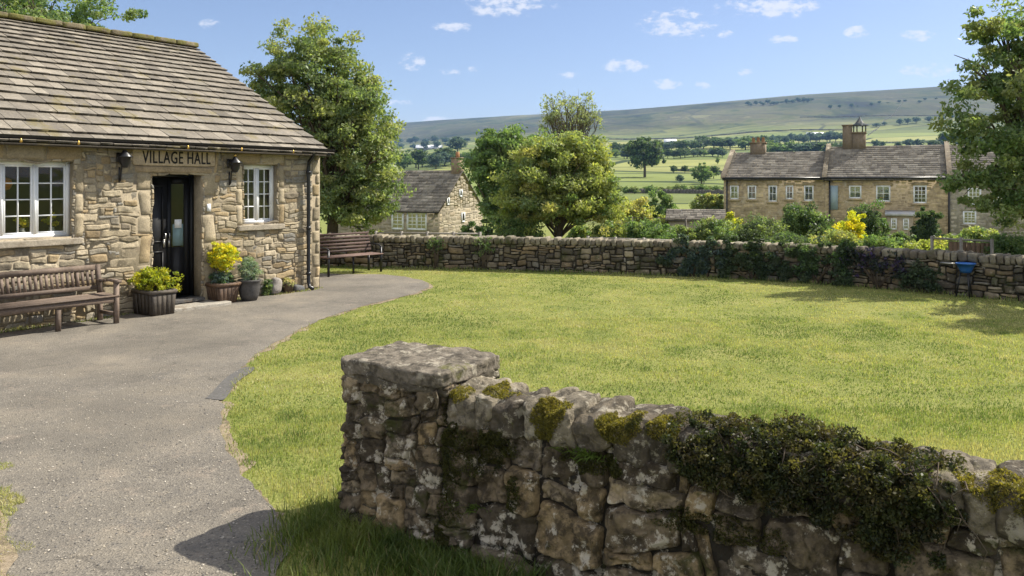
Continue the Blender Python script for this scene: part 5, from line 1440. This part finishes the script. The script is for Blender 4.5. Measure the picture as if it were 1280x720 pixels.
# far trees
def far_tree_mesh(name, cols, seed, label, group, loc, h, w, squat=0.0):
    r = thing(name, label, 'tree', loc, group)
    rg = random.Random(seed); E = [(0, 0, h * .58, w * .42, w * .42, h * .36)]
    for q in range(6): E.append((rg.uniform(-.3, .3) * w, rg.uniform(-.3, .3) * w, h * rg.uniform(.35, .78), w * .24, w * .24, h * .2))
    E = [(e[0] + loc[0], e[1] + loc[1], e[2] + loc[2], e[3], e[4], e[5]) for e in E]
    f = MB(); foliage(f, E, 130, w * .10, 4200, w * .042, cols, seed); 
    t = MB(); L = np.array(loc); t.tube([L + (0, 0, -.3), L + (0, 0, h * .35), L + (0.1, 0, h * .7)], [w * .035, w * .025, w * .01], 6)
    t.build('trunk', M['bark'], r); f.build('crown', M['leaf'], r); return r
protos = []
def far_tree(px, Y, h, w, kind, label, group):
    x = pxY(px, Y); loc = (x, Y, gz(x, Y) - .2)
    if protos[kind] is None: pass
    r, ph, pw = protos[kind]
    if not r.get('used'):
        r['used'] = 1; r.location = loc; r['label'] = label; r['group'] = group; r.scale = (w / pw, w / pw, h / ph); return r
    c = dup(r, loc, random.uniform(0, 6), (w / pw, w / pw, h / ph), label); c['group'] = group; return c
for k, cols in enumerate([GREEN, DARK + GREEN[:1], BLUEG, OLIVE]):
    protos.append((far_tree_mesh('hedgerow_tree', cols, 800 + k, 'x', 'x', (0, 0, 0), 8, 8), 8, 8))
FT = []
def groundY(px, py, ymin=150):
    for Y in np.arange(ymin, 3000, 8.0):
        if gz(pxY(px, Y), Y) >= zat(py, Y): return float(Y)
    return 3000.0
def ftree(px, ytop, wpx, Y, kind, label, group=None, base=None):
    if base: Y = groundY(px, base)
    x = pxY(px, Y); h = zat(ytop, Y) - gz(x, Y) + .2; FT.append((px, Y)); return far_tree(px, Y, max(h, 2.0), max(wpx / F * Y, (.45 if 'sapling' in label else .95) * max(h, 2.0)), kind, label, group or 'trees standing singly in the valley fields')
ftree(806, 168, 52, 190, 1, 'large dark round-topped tree standing alone in the field right of the rounded near tree', base=222)
ftree(877, 203, 26, 260, 0, 'pale bushy tree in the field left of the terrace chimney', base=231)
ftree(892, 206, 12, 255, 1, 'small dark tree just left of the terrace roof end', base=224)
ftree(880, 213, 12, 230, 2, 'small dark tree in front of the pale bushy field tree', base=230)
ftree(842, 206, 12, 300, 1, 'small dark field tree nearest the large round-topped tree', base=217)
ftree(856, 206, 11, 300, 1, 'second small dark field tree right of the large round-topped tree', base=217)
ftree(850, 218, 12, 240, 2, 'low dark bush standing by the field wall', base=229)
ftree(897, 196, 5, 300, 0, 'tiny conical sapling above the pale bushy field tree', base=206)
ftree(523, 184, 22, 330, 1, 'dark tree beyond the cottage roof, left of its chimney', base=212)
ftree(572, 170, 26, 520, 2, 'dark blue-green tree right of the long white barn', base=192)
ftree(556, 183, 30, 420, 1, 'broad tree beyond the cottage chimney', base=205)
ftree(545, 190, 24, 360, 2, 'grey-green tree beyond the middle of the cottage roof', base=212)
ftree(590, 186, 24, 380, 0, 'round green tree between the cottage chimney and the darker tree', base=212)
ftree(505, 188, 20, 360, 0, 'green tree showing between the tall tree and the cottage roof', base=214)
rg = random.Random(31)
def extra_rows():
    row(770, 905, 186, 184, 18, 0, 0, 17, [1, 2, 0], '%s from left of the hedgerow trees crossing behind the large round-topped field tree', 'hedgerow behind the round-topped tree')
    row(500, 640, 172, 168, 14, 0, 0, 11, [2], '%s from left of the far small trees under the moor beyond the cottage', 'far small trees beyond the cottage')
    row(935, 1015, 127, 122, 18, 0, 0, 7, [2], '%s from left of the specks of the dark plantation high on the moor', 'plantation high on the moor')
    row(1040, 1170, 132, 122, 12, 0, 0, 5, [2], '%s from left of the specks in the upper thin tree line on the moor', 'thin tree line high on the moor')
    row(1090, 1260, 176, 172, 12, 0, 0, 14, [1, 2], '%s from left of the small trees showing over the right half of the terrace roof', 'trees over the right terrace roof')
G1 = 'distant hedgerow trees below the moor'
def row(p0, p1, y0, y1, n, Y0, Y1, wpx, kinds, label, group):
    ORD = ['first', 'second', 'third', 'fourth', 'fifth', 'sixth', 'seventh', 'eighth', 'ninth', 'tenth', 'eleventh', 'twelfth', 'thirteenth', 'fourteenth', 'fifteenth', 'sixteenth', 'seventeenth', 'eighteenth', 'nineteenth', 'twentieth']
    for q in range(n):
        f = (q + rg.uniform(-.3, .3)) / max(1, n - 1); px = p0 + (p1 - p0) * f
        ftree(px, y0 + (y1 - y0) * f + rg.uniform(-2.0, 2.5), wpx * rg.uniform(.7, 1.35), Y0 + (Y1 - Y0) * f + rg.uniform(-20, 20), rg.choice(kinds), label % ORD[q], group, base=(y0 + (y1 - y0) * f + wpx * .72 + rg.uniform(-1.5, 1.5)))
row(772, 960, 178, 169, 20, 900, 820, 20, [1, 2], '%s from left of the small dark trees lined along the foot of the moor', G1)
row(880, 960, 168, 172, 6, 700, 700, 22, [0, 1], '%s from left of the larger round trees above the left terrace chimney', 'clump of larger round trees')
row(965, 1058, 176, 178, 12, 520, 520, 26, [1, 0, 2], '%s from left of the squat round trees between the two terrace chimneys', 'squat round trees above the terrace roof')
row(970, 1060, 168, 164, 14, 780, 780, 18, [1, 2], '%s from left in the upper tree line between the two terrace chimneys', 'upper tree line between the chimneys')
row(1095, 1200, 152, 142, 9, 1500, 1500, 9, [2], '%s from left of the tiny trees on the upper pasture right of the turret', 'small trees on the upper pasture')
row(1180, 1280, 165, 160, 6, 700, 640, 26, [1, 2], '%s from left of the dark trees beyond the right end of the terrace', 'trees beyond the terrace right end')
row(500, 640, 192, 188, 16, 420, 500, 24, [0, 1, 2], '%s from left of the mixed trees in low ground beyond the cottage', 'mixed trees beyond the cottage')
row(500, 560, 178, 176, 5, 900, 900, 13, [2], '%s from left of the blue-green trees beside the long white barn', 'trees beside the white barn')
row(775, 905, 232, 230, 14, 170, 175, 14, [0, 3], '%s from left of the low sunlit bushes along the near field edge', 'bushes along the near field edge')

extra_rows()
# moor road wall on the right skyline pasture, hedges and field walls
def fieldwall(pts, h, label, cols=(0.12, 0.11, 0.09), name='field_wall'):
    mb = MB()
    for (a, b_) in zip(pts[:-1], pts[1:]):
        n = 14
        for q in range(n):
            f0, f1 = q / n, (q + 1) / n
            x0, y0 = a[0] + (b_[0] - a[0]) * f0, a[1] + (b_[1] - a[1]) * f0; x1, y1 = a[0] + (b_[0] - a[0]) * f1, a[1] + (b_[1] - a[1]) * f1
            z0, z1 = gz(x0, y0), gz(x1, y1); hh = h * rg.uniform(.8, 1.1)
            V = [(x0, y0, z0 - .5), (x1, y1, z1 - .5), (x1, y1, z1 + hh), (x0, y0, z0 + hh), (x0, y0 + 1, z0 - .5), (x1, y1 + 1, z1 - .5), (x1, y1 + 1, z1 + hh), (x0, y0 + 1, z0 + hh)]
            mb.add(V, [(0, 1, 2, 3), (4, 7, 6, 5), (3, 2, 6, 7), (0, 3, 7, 4), (1, 5, 6, 2)], None, cols)
    tag(mb.build(name, M['far_stone']), label, 'wall')
fieldwall([(pxY(780, 245), 245), (pxY(850, 240), 240), (pxY(905, 232), 232)], 1.3, 'dark field wall crossing the pasture behind the low dark bush')
fieldwall([(pxY(1060, 1250), 1250), (pxY(1120, 1220), 1220), (pxY(1200, 1100), 1100), (pxY(1290, 1000), 1000)], 3.0, 'long wall running up the pasture right of the roof turret')
fieldwall([(pxY(840, 520), 520), (pxY(905, 470), 470), (pxY(1000, 440), 440)], 1.6, 'thin field wall behind the terrace left chimney')

def barn(px, py, wpx, hpx, Y, label):
    for Y in np.arange(250, 3000, 10.0):
        if gz(pxY(px, Y), Y) >= zat(py + hpx / 2, Y): break
    x = pxY(px, Y); w = wpx / F * Y; h = hpx / F * Y; z = gz(x, Y)
    r = thing('barn', label, 'barn', (x, Y, z), 'pale roofed barns in the valley')
    MB().box(IDF, x - w / 2, x + w / 2, Y, Y + w * .3, z - 3, z + h * .4, (.5, .5, .5)).build('wall', plain('barn_wall', (0.3, 0.3, 0.28), .7, .2, .2, .3), r)
    q = MB(); q.add([(x - w / 2 - 1, Y - 1, z + h * .4), (x + w / 2 + 1, Y - 1, z + h * .4), (x + w / 2 + 1, Y + w * .15, z + h + .2), (x - w / 2 - 1, Y + w * .15, z + h + .2), (x - w / 2 - 1, Y + w * .3 + 1, z + h * .4), (x + w / 2 + 1, Y + w * .3 + 1, z + h * .4)], [(0, 1, 2, 3), (3, 2, 5, 4)], [(0, 3, 4), (1, 5, 2)])
    q.build('roof', M['shed'], r)
fieldwall([(pxY(760, 1900), 1900), (pxY(900, 1800), 1800), (pxY(1060, 1650), 1650)], 2.6, 'long dark intake wall crossing the foot of the moor')
fieldwall([(pxY(1130, 2400), 2400), (pxY(1110, 1900), 1900), (pxY(1085, 1450), 1450)], 2.2, 'dark wall climbing up the moor right of the roof turret')
fieldwall([(pxY(1000, 2150), 2150), (pxY(1130, 2000), 2000), (pxY(1260, 1850), 1850)], 2.2, 'upper dark wall crossing the moor behind the roof turret')
barn(536, 184, 32, 6, 800, 'long white-roofed barn in the valley above the cottage')
barn(838, 177, 14, 6, 700, 'white-roofed barn right of the large round-topped field tree')
barn(967, 177, 14, 5, 600, 'small pale-roofed barn just right of the left terrace chimney')
barn(1020, 168, 20, 5, 660, 'pale-roofed barn among the trees between the two chimneys')

# rails and panel behind the far wall
def railfence(pts, zs, label, posts, name='rail_fence', tint=(0.30, 0.27, 0.23), rh=.05):
    r = thing(name, label, 'fence', (pts[0][0], pts[0][1], 0))
    for (a, b_) in zip(pts[:-1], pts[1:]):
        for z in zs:
            m_ = MB(); m_.tube([(a[0], a[1], z), (b_[0], b_[1], z)], rh / 2, 6, tint); m_.build('rail', M['oak'], r)
    for f in posts:
        x = pts[0][0] + (pts[-1][0] - pts[0][0]) * f; y = pts[0][1] + (pts[-1][1] - pts[0][1]) * f
        m_ = MB(); m_.tube([(x, y, min(-.4, gz(x, y))), (x, y, max(zs) + .05)], .04, 6, tint); m_.build('post', M['oak'], r)
railfence([(pxY(470, 21.6), 21.6), (pxY(600, 21.2), 21.2)], [.78], 'thin grey rail fence behind the wall in front of the cottage', [0, .25, .5, .75, 1])
railfence([(pxY(735, 22), 22), (pxY(842, 21), 21)], [.62], 'thin rail fence behind the wall right of the rounded tree', [0, .33, .66, 1])
railfence([(pxY(790, 32), 32), (pxY(905, 30), 30)], [.75, .3], 'wire and post fence crossing below the sunlit bushes', [0, .3, .6, 1], tint=(0.12, 0.1, 0.08), rh=.035)
railfence([(pxY(1165, 18.6), 18.6), (pxY(1240, 17.6), 17.6)], [zat(300, 18)], 'pale rail above the brown panel behind the right end of the wall', [0, .5, 1])
a = np.array((pxY(1186, 18.5), 18.5, 0)); b_ = np.array((pxY(1238, 17.9), 17.9, 0)); d = (b_ - a) / np.linalg.norm(b_ - a)
pf = frame(a, d, np.array((d[1], -d[0], 0))); mb = MB(); L = np.linalg.norm(b_ - a)
for q in range(9): mb.box(pf, L * q / 9 + .006, L * (q + 1) / 9 - .006, 0, zat(303, 18.2), -.02, .02, tuple(np.array((0.20, 0.13, 0.08)) * rg.uniform(.8, 1.2)))
tag(mb.build('board_panel', M['oak']), 'brown vertical board panel behind the right end of the far wall', 'fence panel')

# blue tub on the far wall
u = upx(1212); c = farfr(np.array([[u, 0, .2]]))[0]
r = thing('blue_tub', 'bright blue tub on a dark stand against the far wall at right', 'tub', tuple(c))
MB().lathe(c, [(.001, .46), (.09, .46), (.11, .52), (.16, .62), (.175, .62), (.175, .64), (.15, .64), (.10, .5), (.001, .49)], 18).build('bowl', M['blue'], r, True)
t_ = MB()
for q in range(3):
    an = q * 2.1 + .4; t_.tube([c + (math.cos(an) * .16, math.sin(an) * .16, 0), c + (math.cos(an) * .08, math.sin(an) * .08, .47)], .014, 6)
t_.build('stand', M['black'], r)
MB().box(frame(c, d, np.array((d[1], -d[0], 0))), -.42, -.18, .605, .625, -.02, .06).build('shelf', M['metal'], r)

#@@GRASS@@
# ------------------------------------------------------------------ grass
def blades(n_target, ymin, ymax, amax, h, w, cols, seed, cond, name=None, lean=.5, mbx=None, patch=None):
    rg = np.random.default_rng(seed)
    n = int(n_target * 1.0)
    y = np.sqrt(rg.uniform(ymin ** 2, ymax ** 2, n)); x = y * rg.uniform(-amax, amax, n)
    k = cond(x, y); x = x[k]; y = y[k]; n = len(x)
    an = rg.uniform(0, 2 * math.pi, n)
    hs = h * rg.uniform(.45, 1.25, n) * (1 + .45 * fbm(np.stack([x * 1.7, y * 1.7, 0 * x], -1), 3, 3))
    hs = np.clip(hs, h * .2, h * 2.2)
    ln = rg.uniform(.1, 1, n) * lean * hs; la = rg.uniform(0, 2 * math.pi, n)
    dx, dy = np.cos(an) * w, np.sin(an) * w
    base = np.stack([x, y, np.full(n, -0.004)], -1)
    b1 = base + np.stack([dx, dy, 0 * dx], -1); b2 = base - np.stack([dx, dy, 0 * dx], -1)
    midp = base + np.stack([np.cos(la) * ln * .35, np.sin(la) * ln * .35, hs * .62], -1)
    tip = base + np.stack([np.cos(la) * ln, np.sin(la) * ln, hs], -1)
    m1 = midp + np.stack([dx, dy, 0 * dx], -1) * .75; m2_ = midp - np.stack([dx, dy, 0 * dx], -1) * .75
    V = np.stack([b1, b2, m2_, m1, tip], 1).reshape(-1, 3)
    ar = np.arange(n)[:, None] * 5
    Q = ar + np.array([[0, 1, 2, 3]]); T = ar + np.array([[3, 2, 4]])
    pn = fbm(np.stack([x * .8, y * .8, 0 * x + 5], -1), 9, 4); pn2 = fbm(np.stack([x * 4.5, y * 4.5, 0 * x + 1], -1), 12, 3)
    cols = np.array(cols); f = np.clip(.5 + 1.0 * pn + .6 * pn2 + rg.normal(0, .18, n), 0, 1)[:, None] * (len(cols) - 1)
    i0 = np.clip(np.floor(f).astype(int), 0, len(cols) - 2)[:, 0]; ff = f - i0[:, None]
    t = (cols[i0] * (1 - ff) + cols[i0 + 1] * ff) * rg.uniform(.7, 1.3, (n, 1))
    dead = rg.uniform(0, 1, n) < .05; t[dead] = (0.30, 0.25, 0.12)
    (mbx if mbx is not None else MB()).add(V, Q, T, np.repeat(t, 5, 0))
PJ = densify(poly, 0.06, 0.07, 8, 0.0); PK = densify(poly, 0.06, 0.12, 31, 0.07)
hall_poly = np.array([hp(0, 0, .05)[:2], hp(0, 0, -HD)[:2], hp(HLEN, 0, -HD)[:2], hp(HLEN, 0, .05)[:2]])
def sd_near(x, y):   # coordinates in near wall frame
    dx = x - WF[0]; dy = y - WF[1]; return dx * WD3[0] + dy * WD3[1], dx * WN[0] + dy * WN[1]
def lawn(x, y):
    inp = inpoly(x, y, PJ); s, o = sd_near(x, y)
    nearw = (s > -PW - .02) & (s < WLEN) & (o < .12) & (o > -.62) & ((s < .05) | (o > -.46))
    fy = np.interp(x, FC[:, 0], FC[:, 1]); 
    inp = inp | (inpoly(x, y, PK) & (RNG.uniform(0, 1, len(x)) < .75))
    return ~inp & ~nearw & (y < fy - .0) & ~inpoly(x, y, hall_poly)
LC = [(0.12, 0.17, 0.05), (0.20, 0.25, 0.075), (0.295, 0.325, 0.11), (0.39, 0.38, 0.15), (0.44, 0.40, 0.21)]
mg = MB()
blades(270000, 2.8, 7.5, 1.15, .034, .0028, LC, 1, lawn, mbx=mg)
blades(200000, 7.5, 12.5, 1.1, .028, .0045, LC, 2, lawn, mbx=mg, lean=.8)
blades(165000, 12.5, 21.2, 1.0, .024, .008, LC, 3, lawn, mbx=mg, lean=.8)
o = mg.build('grass', M['grass']); tag(o, 'short mown yellow-green grass of the lawn', 'grass', kind='stuff')
# longer tufts: path edge, pier foot
mg = MB(); EP = densify(poly, 0.06, 0.05, 8, 0.03)
def tufty(x, y):
    s, o = sd_near(x, y)
    dl = np.clip(-PW - s, 0, 9) / .17; df = np.clip(o - .08, 0, 9) / .36
    near = np.exp(-(dl ** 2 + df ** 2)) * (o > -.8) * (s < .7) * ~((s > -PW) & (o < .09))
    nn = fbm(np.stack([x * 5, y * 5, 0 * x], -1), 44, 3)
    return RNG.uniform(0, 1, len(x)) < near * np.clip(.8 + nn, 0.1, 1)
blades(300000, 3.2, 5.8, .42, .13, .0034, [(0.06, 0.09, 0.02), (0.09, 0.135, 0.03), (0.15, 0.18, 0.045)], 5, lambda x, y: tufty(x, y) & (RNG.uniform(0, 1, len(x)) < .55), mbx=mg, lean=1.0)
o = mg.build('long_grass', M['grass']); tag(o, 'long dark grass tufts growing round the foot of the gate pier', 'grass', kind='stuff')
mg = MB(); E2 = edge
def nearedge(x, y):
    d = np.full(len(x), 9.0)
    for q in E2[::3]: d = np.minimum(d, np.hypot(x - q[0], y - q[1]))
    dens = np.exp(-(d / .14) ** 2)
    return lawn(x, y) & (RNG.uniform(0, 1, len(x)) < dens)
blades(60000, 4.0, 12, .62, .065, .0035, LC[:4], 6, nearedge, mbx=mg, lean=1.0)
def foots(x, y):
    fy = np.interp(x, FC[:, 0], FC[:, 1]); return (y > fy - .22) & (y < fy - .02)
blades(130000, 13, 20.8, .8, .09, .008, LC[:3], 7, foots, mbx=mg, lean=.8)
o = mg.build('edge_grass', M['grass']); tag(o, 'rough grass fringe along the path edge and under the far wall', 'grass', kind='stuff')
# weeds on the gravel verge bottom left and at the hall wall
mg = MB()
def verge(x, y): 
    nn = fbm(np.stack([x * 3, y * 3, 0 * x], -1), 22, 3)
    return (x < -2.62 - .77 * (y - 4.29) + .35 * nn) & (RNG.uniform(0, 1, len(x)) < .8)
blades(420000, 3.6, 6.0, .8, .028, .003, LC[1:], 8, verge, mbx=mg, lean=1.2)
def hallfoot(x, y):
    s = -((x - HC[0]) * HT[0] + (y - HC[1]) * HT[1]); o_ = (x - HC[0]) * HN[0] + (y - HC[1]) * HN[1]
    nn = fbm(np.stack([x * 3, y * 3, 0 * x], -1), 23, 3)
    return (s > 0) & (s < 6.5) & (o_ > .04) & (o_ < .22) & ((s < 2.3) | (s > 3.9)) & (nn > -.1)
blades(260000, 9, 17, .75, .05, .006, LC, 9, hallfoot, mbx=mg, lean=1.0)
o = mg.build('weeds', M['grass']); tag(o, 'scattered low weeds on the gravel verge and along the hall wall foot', 'weeds', kind='stuff')
# loose grit and leaves on the path
mb = MB(); rg2 = np.random.default_rng(4)
y = rg2.uniform(4.0, 9, 3500); x = y * rg2.uniform(-.66, .0, 3500); k = inpoly(x, y, PJ); x = x[k]; y = y[k]
for xx, yy in zip(x, y):
    r_ = rg2.uniform(.003, .009); t = np.array([(0.3, 0.26, 0.2), (0.14, 0.13, 0.12), (0.4, 0.36, 0.3)][rg2.integers(3)])
    q = rg2.normal(0, 1, (6, 3)) * .2 + np.array([(1, 0, 0), (-1, 0, 0), (0, 1, 0), (0, -1, 0), (0, 0, .8), (0, 0, -.5)])
    mb.add(q * r_ + (xx, yy, .012), None, [(0, 2, 4), (2, 1, 4), (1, 3, 4), (3, 0, 4)], t)
o = mb.build('grit', M['pot']); tag(o, 'loose grit scattered over the worn path', 'grit', kind='stuff')
